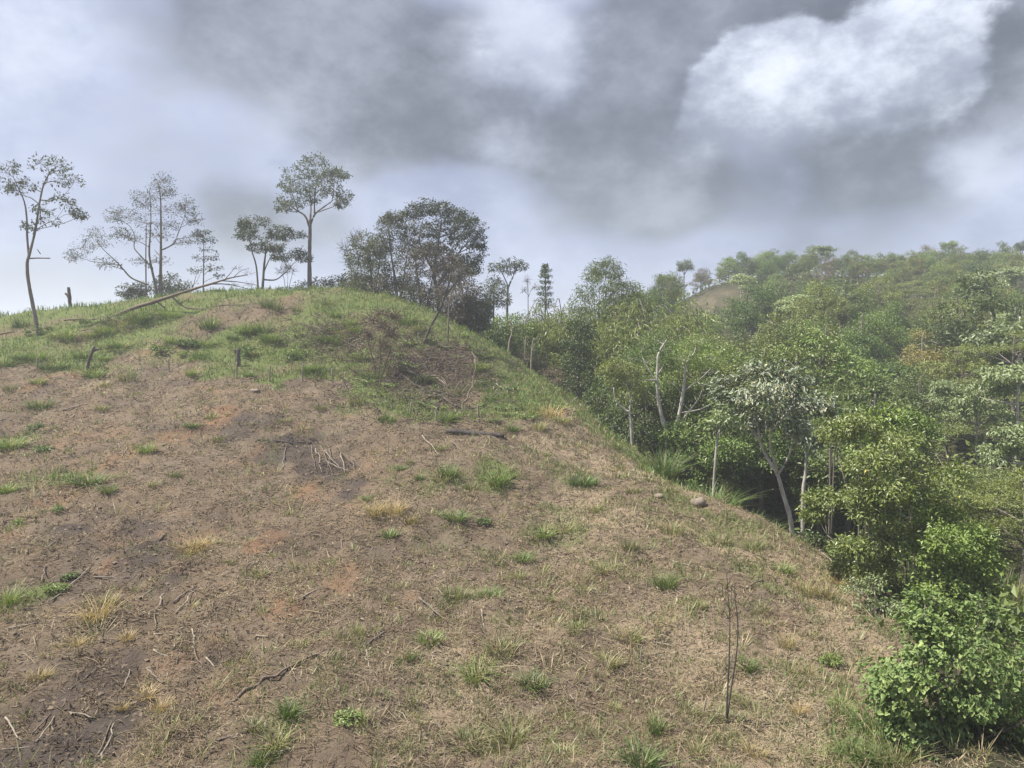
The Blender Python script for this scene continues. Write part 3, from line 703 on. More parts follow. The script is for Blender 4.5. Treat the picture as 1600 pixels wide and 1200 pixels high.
hero('grove_tree', 'brownish thin-leaved tree filling the middle of the grove under the dark dome', (660, 490), [([(660, 494), (655, 450), (650, 410), (652, 385)], 0.09, 0.02), ([(662, 492), (672, 450), (680, 410)], 0.07, 0.02), ([(655, 490), (640, 455), (632, 430)], 0.05, 0.02)],
     [(648, 395, 18, 14), (675, 398, 18, 15), (640, 425, 18, 15), (665, 425, 20, 16), (690, 428, 18, 16), (648, 455, 18, 14), (676, 455, 18, 14), (655, 410, 20, 14)],
     Y=51, mat='ridge_brown', ntip=71, nleaf=10, leaf=(0.136, 0.064), seed=25, group=GG, twig=0.9, depth=1.0)
hero('grove_tree', 'drab brown twiggy tree at the right of the grove', (716, 508), [([(716, 512), (714, 470), (708, 430), (704, 400)], 0.08, 0.02), ([(718, 510), (728, 465), (735, 430)], 0.06, 0.02), ([(714, 508), (700, 470), (694, 445)], 0.05, 0.02)],
     [(702, 410, 16, 14), (722, 432, 17, 15), (696, 445, 18, 16), (720, 462, 19, 16), (700, 475, 18, 14), (735, 455, 13, 15), (732, 484, 14, 13), (712, 496, 16, 10)],
     Y=49.5, mat='ridge_brown', ntip=78, nleaf=10, leaf=(0.136, 0.064), seed=26, group=GG, twig=0.9, depth=1.0)
hero('grove_tree', 'dark low tree at the right foot of the grove, above the green shoulder', (738, 520), [([(738, 524), (738, 495), (736, 470)], 0.08, 0.03), ([(740, 520), (752, 490), (757, 470)], 0.05, 0.02)],
     [(730, 478, 14, 13), (748, 470, 15, 13), (738, 496, 16, 13), (755, 488, 12, 12), (722, 498, 12, 12), (752, 506, 11, 9), (736, 512, 12, 8)],
     Y=50.5, mat='ridge', ntip=118, nleaf=12, leaf=(0.160, 0.080), seed=27, group=GG, twig=0.4, depth=1.0)
for i_, (u_, v_, w_, h_, mt_, lb_) in enumerate([(562, 462, 22, 20, 'ridge_olive', 'olive bush at the left foot of the grove'), (604, 466, 24, 22, 'ridge_brown', 'brownish bush under the loose-crowned grove tree'), (640, 474, 24, 24, 'ridge_olive', 'olive bush in the middle foot of the grove'), (676, 486, 24, 26, 'ridge_brown', 'brown bush behind the leaning bare trunk'), (712, 500, 22, 24, 'ridge', 'dark bush at the right foot of the grove')]):
    hero('grove_bush', lb_, (u_, v_ + 8), [([(u_, v_ + 8), (u_ + 2, v_ - h_ * 0.4), (u_, v_ - h_)], 0.04, 0.015)], [(u_ - w_ * .5, v_ - h_ * .5, w_ * .6, h_ * .5), (u_ + w_ * .4, v_ - h_ * .6, w_ * .6, h_ * .5), (u_, v_ - h_ * 1.1, w_ * .7, h_ * .5), (u_ + w_ * .3, v_ - h_ * .05, w_ * .7, h_ * .4), (u_ - w_ * .4, v_ - h_ * .05, w_ * .7, h_ * .4)],
         Y=53 - i_ * 0.8, cat='bush', mat=mt_, leaf=(0.15, 0.07), ntip=60, nleaf=9, seed=130 + i_, group=GG, twig=0.4, depth=0.9)
hero('leaning_tree', 'leaning dark bare trunk with fine twigs in front of the grove', (659, 535), [([(659, 535), (672, 512), (685, 488), (696, 462), (704, 435), (706, 405)], 0.09, 0.02), ([(689, 480), (690, 450), (684, 425)], 0.04, 0.012), ([(697, 460), (714, 440), (722, 420)], 0.04, 0.012)],
     [(706, 405, 16, 18), (684, 425, 14, 16), (722, 420, 14, 16), (700, 440, 16, 14), (694, 460, 14, 12)], ntip=52, leafy=False, tr=0.012, twig=1.0, bark='barkd', seed=28, limb=0.018)
hero('bare_tree', 'upright slim bare tree right beside the leaning dark trunk', (699, 537), [([(699, 537), (701, 500), (703, 470), (712, 440), (716, 425)], 0.06, 0.012), ([(702, 480), (694, 458), (690, 446)], 0.03, 0.01)],
     [(716, 430, 14, 14), (692, 452, 12, 14), (708, 462, 14, 12), (724, 450, 12, 14)], ntip=49, leafy=False, tr=0.012, twig=1.0, bark='bark', seed=29, limb=0.016)
hero('dead_bush', 'reddish brown dead bush with dense fine twigs in the middle of the cut slope', (592, 590), [([(592, 590), (594, 560), (598, 530)], 0.045, 0.012), ([(590, 590), (582, 555), (572, 520)], 0.035, 0.01), ([(594, 590), (608, 550), (620, 515)], 0.035, 0.01), ([(592, 586), (605, 560), (615, 545)], 0.02, 0.01)],
     [(580, 498, 14, 12), (600, 490, 16, 10), (620, 495, 14, 12), (598, 510, 20, 14), (615, 522, 14, 12), (580, 525, 12, 12), (600, 540, 14, 12)], cat='bush', ntip=110, nleaf=2, mat='brown', leaf=(0.088, 0.040), twig=1.0, bark='deadb', seed=31, limb=0.022, tr=0.013)

# trees in the saddle
SG = 'trees in the saddle between the hills'
hero('saddle_tree', 'pale open-crowned tree with forked trunk in the saddle right of the grove', (790, 500), [([(790, 502), (793, 465), (795, 448), (803, 430), (808, 420)], 0.12, 0.03), ([(795, 450), (786, 430), (780, 420)], 0.06, 0.02)],
     [(774, 420, 9, 7), (788, 413, 11, 6), (803, 413, 10, 6), (815, 419, 8, 6), (795, 424, 12, 6), (772, 440, 9, 8)], Y=66, leaf=(0.192, 0.096), ntip=38, nleaf=7, seed=41, group=SG, mat='ridge')
hero('saddle_tree', 'dark bushy tree left of the forked saddle tree', (772, 500), [([(772, 502), (771, 470), (770, 452)], 0.1, 0.03)], [(766, 455, 13, 11), (778, 450, 13, 11), (770, 470, 15, 12), (784, 470, 12, 12), (760, 476, 10, 10)], Y=64, leaf=(0.192, 0.096), ntip=70, nleaf=8, seed=42, group=SG, mat='ridge')
hero('conifer', 'narrow conifer with stepped whorls standing dark against the mist', (852, 490), [([(852, 492), (852, 450), (852, 414)], 0.1, 0.015)],
     [(852, 417, 3, 3, 0), (852, 424, 6, 2.5, 0), (851, 432, 8, 3, 0), (853, 441, 8, 3, 0), (851, 450, 9, 3, 0), (852, 459, 10, 3.5, 0), (852, 468, 12, 4, 0), (853, 477, 13, 4, 0)], Y=68, leaf=(0.176, 0.064), ntip=46, nleaf=8, spread=0.08, seed=43, group=SG, mat='dark', depth=0.0, shell=0.2)
hero('bare_tree', 'thin bare tree left of the narrow conifer', (826, 490), [([(826, 492), (825, 460), (823, 438)], 0.05, 0.012), ([(825, 465), (832, 450), (838, 446)], 0.03, 0.01)], [(824, 440, 8, 10), (836, 448, 8, 8), (818, 455, 8, 8)], Y=66, ntip=38, leafy=False, tr=0.012, twig=1, seed=44, limb=0.016)
hero('bamboo_clump', 'feathery bamboo clump arching up above the forest edge', (935, 640),
     [([(935 + o, 642), (935 + o * 1.5, 560), (935 + o * 2.2, 480), (935 + o * 3.6 + b, t_), (935 + o * 5 + c2, t_ + d2)], 0.045, 0.008) for o, b, c2, t_, d2 in
      [(-9, 0, 0, 470, 12), (-6, 2, 4, 430, -2), (-3, -2, -4, 418, -6), (0, 2, 6, 420, -8), (2, 5, 12, 415, -6), (4, 2, 8, 432, -4), (7, 4, 12, 445, 4), (9, 8, 22, 445, 0), (11, 12, 30, 462, 10), (-12, 0, -6, 490, 12)]],
     [(905, 480, 15, 14), (918, 455, 13, 14), (925, 430, 9, 11), (937, 420, 8, 9), (950, 412, 9, 7), (960, 425, 9, 10), (945, 445, 18, 14), (968, 450, 12, 11), (985, 448, 11, 7), (925, 480, 20, 16), (950, 480, 20, 16), (975, 480, 17, 14), (915, 520, 20, 20), (945, 520, 24, 22), (970, 515, 18, 20), (925, 560, 20, 22), (950, 565, 22, 22)],
     Y=58, leaf=(0.34, 0.055), ntip=46, nleaf=10, spread=0.2, droop=0.6, seed=45, mat='bamboo', bark='bamboo', cat='bamboo', depth=1.4, twig=0.3)
hero('dark_tree', 'narrow dark leafy tree with yellow-tinged top at the forest edge beyond the shoulder', (903, 652), [([(903, 655), (904, 600), (905, 540), (905, 510)], 0.12, 0.03)],
     [(902, 512, 15, 13), (915, 520, 12, 13), (896, 535, 16, 15), (914, 545, 15, 15), (905, 565, 20, 16), (892, 572, 12, 14), (908, 592, 20, 16), (895, 605, 16, 14), (912, 618, 18, 14), (900, 632, 18, 12)],
     Y=46, leaf=(0.15, 0.075), ntip=80, nleaf=12, seed=46, mat='dark', group=SG, depth=1.0, shell=0.35)
for k, (pts, lab) in enumerate([([(794, 556), (796, 535), (800, 520), (797, 500)], 'crooked pale bare trunk standing at the shoulder, left of two thinner ones'),
                                ([(819, 556), (821, 540), (822, 525)], 'short thin pale trunk in the saddle scrub, middle of three'),
                                ([(829, 575), (831, 550), (834, 528)], 'thin straight pale trunk rising from the shoulder, right of three')]):
    hero('dead_tree', lab, pts[0], [(pts, 0.07, 0.03), ([pts[-2], (pts[-2][0] + 5, pts[-2][1] - 14)], 0.03, 0.012)], [], Y=[46.5, 50, 46][k], cat='dead tree', bark='deadw', seed=47 + k, group='pale bare trunks in the saddle')

# pale-barked trees at the ravine lip
PG = 'pale-barked trees along the ravine'
hero('pale_tree', 'two-pronged white-barked tree, tall left prong bare at its tip', (1046, 712),
     [([(1052, 715), (1040, 680), (1032, 645), (1026, 610), (1026, 570), (1028, 550), (1040, 530)], 0.12, 0.03), ([(1026, 600), (1015, 580), (1005, 560)], 0.05, 0.02), ([(1024, 594), (1003, 592)], 0.05, 0.025)],
     [(990, 560, 18, 12), (1010, 545, 20, 12), (1030, 530, 20, 12), (1050, 545, 16, 12), (1000, 580, 14, 10), (1045, 570, 14, 10), (1015, 610, 14, 8)],
     Y=36, leaf=(0.11, 0.045), ntip=90, nleaf=11, seed=51, mat='mid', bark='barkp', group=PG, depth=1.3, back=1.3, twig=0.3, limb=0.03)
hero('pale_tree', 'white-barked tree with upswept right-hand limbs just right of the two-pronged one', (1055, 712),
     [([(1054, 716), (1056, 680), (1062, 640), (1068, 600), (1070, 570), (1082, 552)], 0.13, 0.03), ([(1058, 668), (1075, 645), (1092, 625), (1102, 605)], 0.05, 0.02), ([(1060, 645), (1090, 638), (1115, 622)], 0.045, 0.015), ([(1068, 610), (1090, 592), (1105, 575)], 0.04, 0.015), ([(1096, 582), (1122, 581)], 0.03, 0.012)],
     [(1065, 560, 18, 11), (1090, 548, 20, 11), (1112, 560, 18, 11), (1128, 580, 14, 9), (1085, 575, 20, 10), (1110, 600, 16, 9), (1060, 600, 14, 9), (1100, 535, 24, 11), (1070, 625, 16, 8), (1125, 610, 12, 8)],
     Y=36.5, leaf=(0.11, 0.045), ntip=90, nleaf=11, seed=52, mat='mid', bark='barkp', group=PG, depth=1.3, back=1.3, twig=0.3, limb=0.03)
hero('pale_tree', 'small crooked pale tree with drooping olive crown at the shoulder foot', (988, 696),
     [([(989, 698), (986, 670), (983, 645), (976, 640), (962, 625), (958, 605)], 0.07, 0.03), ([(983, 650), (985, 625), (980, 600)], 0.05, 0.02)],
     [(955, 578, 14, 10), (972, 572, 18, 10), (990, 580, 16, 10), (965, 595, 16, 10), (985, 600, 18, 12), (1000, 605, 14, 10), (978, 618, 16, 9), (1005, 622, 10, 7)],
     Y=34.5, leaf=(0.11, 0.05), ntip=70, nleaf=11, seed=53, mat='olive', bark='barkp', group=PG, depth=0.8, back=0.7, twig=0.4, limb=0.03)
hero('pale_tree', 'short leaning pale stem in the dark hollow left of the silver tree', (1112, 716), [([(1112, 718), (1120, 690), (1130, 665), (1142, 650)], 0.06, 0.025)],
     [(1125, 640, 14, 7), (1142, 635, 14, 7), (1135, 655, 12, 6), (1120, 662, 10, 6)], Y=31, leaf=(0.22, 0.1), ntip=22, nleaf=7, seed=54, mat='pale', bark='barkp', group=PG, depth=0.6)

# ------------------------------------------------------------------ big single leaves
def leaf_mesh(name, mat, lobes, L, W, cup=0.12, seed=0):
    rng = np.random.RandomState(seed)
    n = 16
    th = np.linspace(-math.pi, math.pi, n, endpoint=False)
    r = 0.62 + 0.38 * np.abs(np.cos(th * lobes / 2.0)) ** 0.8
    r = r * (1 - 0.45 * np.exp(-((np.abs(th) - math.pi) / 0.25) ** 2))
    x = np.cos(th) * r * L * 0.5 + L * 0.42; y = np.sin(th) * r * W * 0.5
    z = -cup * (x / L) ** 2 * L * 1.2 + np.abs(y) * 0.25 + rng.randn(n) * 0.01 * L
    V = np.concatenate([[[L * 0.1, 0, 0]], np.stack([x, y, z], 1)])
    T = np.array([(0, 1 + k, 1 + (k + 1) % n) for k in range(n)])
    return mesh_np(name, V, T, mat, {'var': np.full(n + 1, rng.rand())}, smooth=True)
def leaf_objects(rng, root, meshes, P, OUT, n, droop=0.5, s0=0.75, s1=1.25):
    for k in range(min(n, len(P))):
        o = bpy.data.objects.new('leaf', meshes[k % len(meshes)]); COL.objects.link(o); o.parent = root
        o.location = tuple(P[k]); a = OUT[k]
        yaw = math.atan2(a[1], a[0]) + rng.randn() * 0.7
        o.rotation_euler = (rng.randn() * 0.35, droop * rng.uniform(0.2, 1.6), yaw)
        s = rng.uniform(s0, s1); o.scale = (s, s, s)
def leafy_parts(root, seed, clumps, ntip, nleaf, meshes, n_obj, merged_mat, L, W, spread, droop, view=True):
    """the leaves nearest the viewer are single parts, the inner ones one mass"""
    rng = np.random.RandomState(seed)
    V, Q, var, T, C = foliage(rng, clumps, ntip, nleaf, L, W, spread, droop, 0.35)
    P = V.reshape(-1, 4, 3)[:, 0]
    near = -P[:, 1] + 0.9 * P[:, 2] + rng.randn(len(P)) * 0.25
    o = np.argsort(-near)
    pick = o[:int(n_obj * 1.8)]; rng.shuffle(pick); pick = pick[:n_obj]
    rest = np.ones(len(P), bool); rest[pick] = False
    ctr = np.mean([c_ for c_, r in clumps], axis=0)
    leaf_objects(rng, root, meshes, P[pick], unit(P[pick] - ctr), n_obj, droop)
    me = meshes[0]
    k = np.where(rest)[0]
    # inner leaves: the same blade outline, joined into one mesh
    base = np.array([v.co[:] for v in me.vertices]); tri = np.array([p.vertices[:] for p in me.polygons])
    A = unit((P[k] - ctr) * np.array([1, 1, 0.3]) + rng.randn(len(k), 3) * 0.6 * np.linalg.norm(P[k] - ctr, axis=1, keepdims=True) + np.array([0, 0, -droop * 0.6]))
    N = unit(np.array([0, 0, 1.0]) + rng.randn(len(k), 3) * 0.35); S = unit(np.cross(N, A)); N = np.cross(A, S)
    sc_ = rng.uniform(0.7, 1.25, len(k))[:, None, None]
    VV = P[k][:, None] + sc_ * (base[None, :, 0:1] * A[:, None] + base[None, :, 1:2] * S[:, None] + base[None, :, 2:3] * N[:, None])
    TT = (tri[None] + (np.arange(len(k)) * len(base))[:, None, None]).reshape(-1, 3)
    f = obj('foliage', mesh_np('foliage', VV.reshape(-1, 3), TT, merged_mat, {'var': np.repeat(rng.rand(len(k)), len(base))}, smooth=True), root)
    f['kind'] = 'stuff'
    return T, C

def silver_tree():
    base = (1240, 838); w = hit(*base); s = w[1] / F; rng = np.random.RandomState(61)
    root = thing('silver_leaved_tree', 'pale-trunked forked tree with a crown of drooping silvery leaves at the ravine lip', 'tree', w)
    def loc(u, v, dy=0.0): return np.array([(u - base[0]) * s, dy, (base[1] - v) * s])
    stems = [([loc(1240, 848), loc(1233, 805), loc(1222, 770), loc(1212, 738), loc(1198, 712, .2), loc(1190, 690, .3), loc(1187, 660, .4), loc(1185, 630, .5)], 0.08, 0.025),
             ([loc(1213, 740), loc(1221, 725, -.1), loc(1228, 705, -.2), loc(1230, 690, -.3), loc(1245, 665, -.4)], 0.042, 0.02),
             ([loc(1212, 738), loc(1206, 722, -.2), loc(1196, 700, -.3), loc(1194, 670, -.4), loc(1196, 640, -.5)], 0.045, 0.02),
             ([loc(1190, 690, .3), loc(1172, 665, .4), loc(1160, 645, .5)], 0.04, 0.015), ([loc(1194, 670, -.4), loc(1210, 645, -.6), loc(1225, 625, -.7)], 0.04, 0.015)]
    for k, q in enumerate(stems):
        t = Tubes(); L = smooth_line(q[0], 5); t.add(L, np.linspace(q[1], q[2], len(L)), 8, 0.06, rng); obj('trunk' if k == 0 else 'stem', t.mesh('stem', M['barkp']), root)
    cl = [(1128, 602, 14, 9), (1150, 592, 14, 9), (1172, 580, 14, 9), (1195, 576, 14, 8), (1218, 584, 14, 9), (1240, 592, 13, 9), (1222, 660, 14, 9), (1190, 672, 13, 8), (1258, 605, 16, 12), (1160, 610, 22, 13), (1190, 605, 24, 14), (1222, 610, 24, 14), (1250, 625, 18, 12), (1268, 630, 10, 10),
          (1150, 630, 16, 10), (1185, 632, 20, 10), (1215, 640, 22, 12), (1245, 650, 16, 12), (1205, 662, 16, 9), (1235, 675, 16, 10), (1172, 650, 14, 8), (1130, 618, 12, 8), (1256, 672, 10, 8)]
    cl = [(loc(u, v, rng.uniform(-1.0, 1.3)), (a * s, a * s, b * s * 1.35)) for u, v, a, b in cl]
    ms = [leaf_mesh('silver_leaf', M['grey'], 3, [0.17, 0.21, 0.15, 0.19, 0.14][k], 0.075, [0.2, 0.5, 0.1, 0.35, 0.3][k], k) for k in range(5)]
    T, C = leafy_parts(root, 62, cl, 26, 9, ms, 290, M['grey'], 0.3, 0.13, 0.16, 0.3)
    t = Tubes()
    for pts, r0, r1 in connect(rng, stems, cl, 0.03) + twig_lines(rng, T, C, 0.5):
        L = smooth_line(pts, 3); t.add(L, np.linspace(r0, r1, len(L)), 4)
    obj('branchwork', t.mesh('branchwork', M['barkp']), root)['kind'] = 'stuff'
silver_tree()
hero('pale_tree', 'straight slim pale trunk right of the silver tree, topped with drooping grey leaves', (1257, 812), [([(1256, 822), (1254, 780), (1257, 740), (1258, 705), (1255, 680)], 0.075, 0.035), ([(1258, 712), (1268, 706), (1275, 706)], 0.02, 0.01)],
     [(1255, 668, 12, 9), (1268, 672, 10, 8), (1245, 676, 9, 7), (1262, 684, 10, 6)], Y=27.5, leaf=(0.26, 0.1), ntip=26, nleaf=8, droop=0.8, seed=63, mat='grey', bark='barkp', group=PG, depth=0.4)

# ------------------------------------------------------------------ shrubs on the right
def bush(name, label, base, clumps, Y, mat, leaf, ntip, nleaf, seed, stems=4, group=None, depth=0.8, bark='bark', cat='shrub', droop=0.3, spread=0.1, shell=0.35):
    rng = np.random.RandomState(seed + 500)
    st = [([(base[0] + rng.uniform(-4, 4), base[1]), ((base[0] + c_[0]) / 2 + rng.uniform(-6, 6), (base[1] + c_[1]) / 2), (c_[0], c_[1])], 0.035, 0.012) for c_ in [clumps[k] for k in rng.permutation(len(clumps))[:stems]]]
    return hero(name, label, base, st, clumps, Y=Y, cat=cat, leaf=leaf, ntip=ntip, nleaf=nleaf, seed=seed, mat=mat, group=group, depth=depth, bark=bark, droop=droop, spread=spread, twig=0.15, limb=0.02, shell=shell)
bush('spotted_shrub', 'big shrub with yellow leaves among the green at the ravine mouth', (1420, 955),
     [(1330, 680, 26, 18), (1360, 665, 24, 16), (1330, 715, 28, 18), (1375, 700, 30, 20), (1415, 690, 30, 18), (1350, 750, 28, 16), (1395, 740, 34, 22), (1440, 730, 32, 22), (1310, 790, 24, 14), (1345, 790, 30, 18), (1385, 785, 30, 20), (1430, 775, 34, 24), (1470, 780, 30, 24),
      (1360, 830, 30, 18), (1405, 830, 34, 22), (1450, 830, 36, 24), (1490, 830, 28, 24), (1290, 815, 16, 10), (1400, 875, 36, 20), (1450, 880, 38, 24), (1495, 875, 30, 22), (1350, 870, 24, 14), (1380, 905, 30, 16), (1430, 920, 36, 20), (1480, 915, 34, 20), (1520, 890, 20, 20), (1400, 945, 30, 16), (1350, 905, 22, 12), (1450, 950, 34, 18), (1330, 760, 24, 14), (1300, 840, 18, 10)],
     18.8, 'shrub', (0.105, 0.045), 110, 13, 71, stems=8, depth=1.3, spread=0.09)
bush('green_shrub', 'dense darker green shrub between the yellow-spotted shrub and the broad-leaved bush', (1480, 965), [(1450, 830, 26, 18), (1485, 815, 28, 18), (1515, 835, 24, 18), (1440, 865, 28, 18), (1480, 860, 34, 22), (1520, 870, 26, 20), (1450, 905, 32, 18), (1495, 905, 34, 20), (1530, 915, 22, 18), (1420, 930, 28, 14), (1470, 940, 32, 16), (1515, 945, 26, 14), (1400, 955, 26, 14), (1430, 965, 30, 14)], 17.6, 'mid', (0.10, 0.045), 100, 12, 70, stems=6, depth=0.9, spread=0.08)
bush('low_shrub', 'small leafy shrub at the foot of the slim pale trunk', (1275, 862), [(1262, 835, 14, 9), (1280, 842, 16, 10), (1300, 855, 18, 10), (1275, 855, 14, 8), (1318, 868, 16, 9)], 22.5, 'shrub', (0.13, 0.055), 30, 8, 72, depth=0.6)
bush('lime_shrub', 'bright lime green shrub rising behind the yellow-spotted one, nearest the silver tree', (1350, 740), [(1320, 668, 14, 9), (1340, 650, 20, 12), (1365, 645, 20, 13), (1385, 655, 16, 12), (1345, 672, 22, 12), (1375, 675, 22, 12), (1350, 700, 26, 16), (1385, 705, 20, 14)], 26, 'lime', (0.17, 0.08), 40, 8, 73, depth=1.0)
bush('lime_shrub', 'bright yellow-green shrub behind and right of the other lime one', (1430, 720), [(1410, 650, 14, 10), (1428, 660, 18, 12), (1450, 668, 18, 12), (1425, 685, 22, 12), (1460, 690, 18, 12), (1440, 705, 22, 12)], 27, 'lime', (0.17, 0.08), 36, 8, 74, depth=1.0)
bush('grey_shrub', 'small grey-green feathery shrub on the dry grass left of the broad-leaved bush', (1365, 965), [(1345, 925, 16, 10), (1370, 915, 18, 12), (1355, 945, 18, 10), (1385, 938, 16, 10)], 17.2, 'pale', (0.08, 0.03), 50, 8, 75, depth=0.5, spread=0.06)
bush('tree_fern', 'soft blue-green feathery plant beside the silver crown', (1300, 700), [(1290, 640, 14, 7), (1305, 634, 16, 6), (1318, 642, 14, 7), (1295, 660, 16, 9), (1312, 664, 16, 9), (1300, 685, 18, 12)], 29, 'fern', (0.14, 0.04), 50, 10, 76, depth=0.7)

_tiers = []
_tg = np.random.RandomState(19)
for v_, u0, u1 in [(742, 1520, 1640), (757, 1490, 1640), (775, 1480, 1650), (792, 1500, 1650), (808, 1485, 1650), (826, 1500, 1650), (846, 1530, 1650), (866, 1550, 1650)]:
    u_ = u0 + _tg.rand() * 12
    while u_ < u1:
        _tiers.append((u_, v_ + _tg.randn() * 3, _tg.uniform(20, 34), _tg.uniform(2.0, 3.4))); u_ += _tg.uniform(24, 40)
hero('tiered_tree', 'tree with wide flat dark olive tiers of foliage at the right edge', (1625, 900), [([(1625, 905), (1622, 850), (1615, 790), (1605, 740)], 0.12, 0.04), ([(1620, 850), (1580, 838), (1540, 828)], 0.04, 0.015), ([(1616, 800), (1570, 796), (1520, 790)], 0.04, 0.015), ([(1610, 770), (1560, 765), (1510, 760)], 0.035, 0.012)],
     _tiers, Y=24.0, leaf=(0.085, 0.03), ntip=75, nleaf=11, spread=0.07, droop=0.0, seed=90, mat='tier', bark='bark', depth=1.6, twig=0.1, shell=0.1, limb=0.02)

def broad_bush():
    base = (1500, 1195); w = at(1500, 1215, 11.6); w[2] = float(gz(w[0], w[1])); s = w[1] / F; rng = np.random.RandomState(81)
    root = thing('broad_leaved_shrub', 'lush shrub with large lobed green leaves filling the bottom right corner', 'shrub', w)
    zb = at(1500, 1215, 11.6)[2] - w[2]
    def loc(u, v, dy=0.0): return np.array([(u - base[0]) * s, dy, (base[1] - v) * s + zb])
    cl = [(1450, 945, 22, 14), (1475, 955, 22, 16), (1512, 940, 26, 15), (1555, 958, 24, 18), (1600, 950, 28, 18), (1405, 1005, 24, 14), (1440, 985, 30, 20), (1485, 988, 34, 24), (1530, 990, 34, 24), (1575, 1005, 36, 24), (1625, 1005, 36, 24),
          (1388, 1042, 22, 14), (1420, 1040, 34, 22), (1465, 1040, 38, 26), (1510, 1045, 38, 26), (1560, 1055, 40, 28), (1612, 1060, 40, 28), (1410, 1085, 24, 18), (1450, 1092, 36, 24), (1502, 1098, 38, 28), (1556, 1108, 40, 28), (1612, 1120, 40, 28),
          (1445, 1135, 28, 18), (1490, 1145, 36, 22), (1545, 1155, 36, 24), (1605, 1172, 40, 26), (1665, 1020, 40, 28), (1668, 1085, 40, 30), (1664, 1150, 40, 32)]
    cl = [(loc(u, v + 14, rng.uniform(-0.8, 0.8) + (1100 - v) * 0.004), (a * s, a * s, b * s)) for u, v, a, b in cl]
    cl += [(loc(u, v, -0.5), (a * s, a * s, b * s)) for u, v, a, b in [(1405, 1150, 26, 16), (1440, 1180, 30, 18), (1490, 1190, 34, 20), (1545, 1200, 36, 20), (1600, 1215, 40, 22), (1390, 1110, 20, 14), (1372, 1012, 24, 16), (1360, 1046, 22, 16), (1376, 1085, 20, 16)]]
    ms = [leaf_mesh('broad_leaf', M['broad'], 3, [0.075, 0.105, 0.09, 0.11, 0.08, 0.1, 0.065, 0.09][k], [0.07, 0.095, 0.09, 0.1, 0.08, 0.08, 0.065, 0.095][k], [0.3, 0.6, 0.2, 0.5, 0.8, 0.3, 0.4, 0.1][k], k) for k in range(8)]
    T, C = leafy_parts(root, 82, cl, 52, 9, ms, 300, M['broad'], 0.24, 0.23, 0.1, 0.75)
    stems = []
    for k in range(7):
        c_ = cl[rng.randint(len(cl))][0]; b = np.array([rng.uniform(-0.35, 0.35), rng.uniform(-0.3, 0.3), -0.3])
        stems.append(([b, b * 0.5 + c_ * 0.5 + np.array([0, 0, 0.1]), c_], 0.03, 0.01))
    for q in stems:
        t = Tubes(); L = smooth_line(q[0], 5); t.add(L, np.linspace(q[1], q[2], len(L)), 6, 0.05, rng); obj('stem', t.mesh('stem', M['bark']), root)
    t = Tubes()
    for pts, r0, r1 in connect(rng, stems, cl, 0.02) + twig_lines(rng, T, C, 0.6, 0.005):
        L = smooth_line(pts, 3); t.add(L, np.linspace(r0, r1, len(L)), 4)
    obj('branchwork', t.mesh('branchwork', M['bark']), root)['kind'] = 'stuff'
broad_bush()

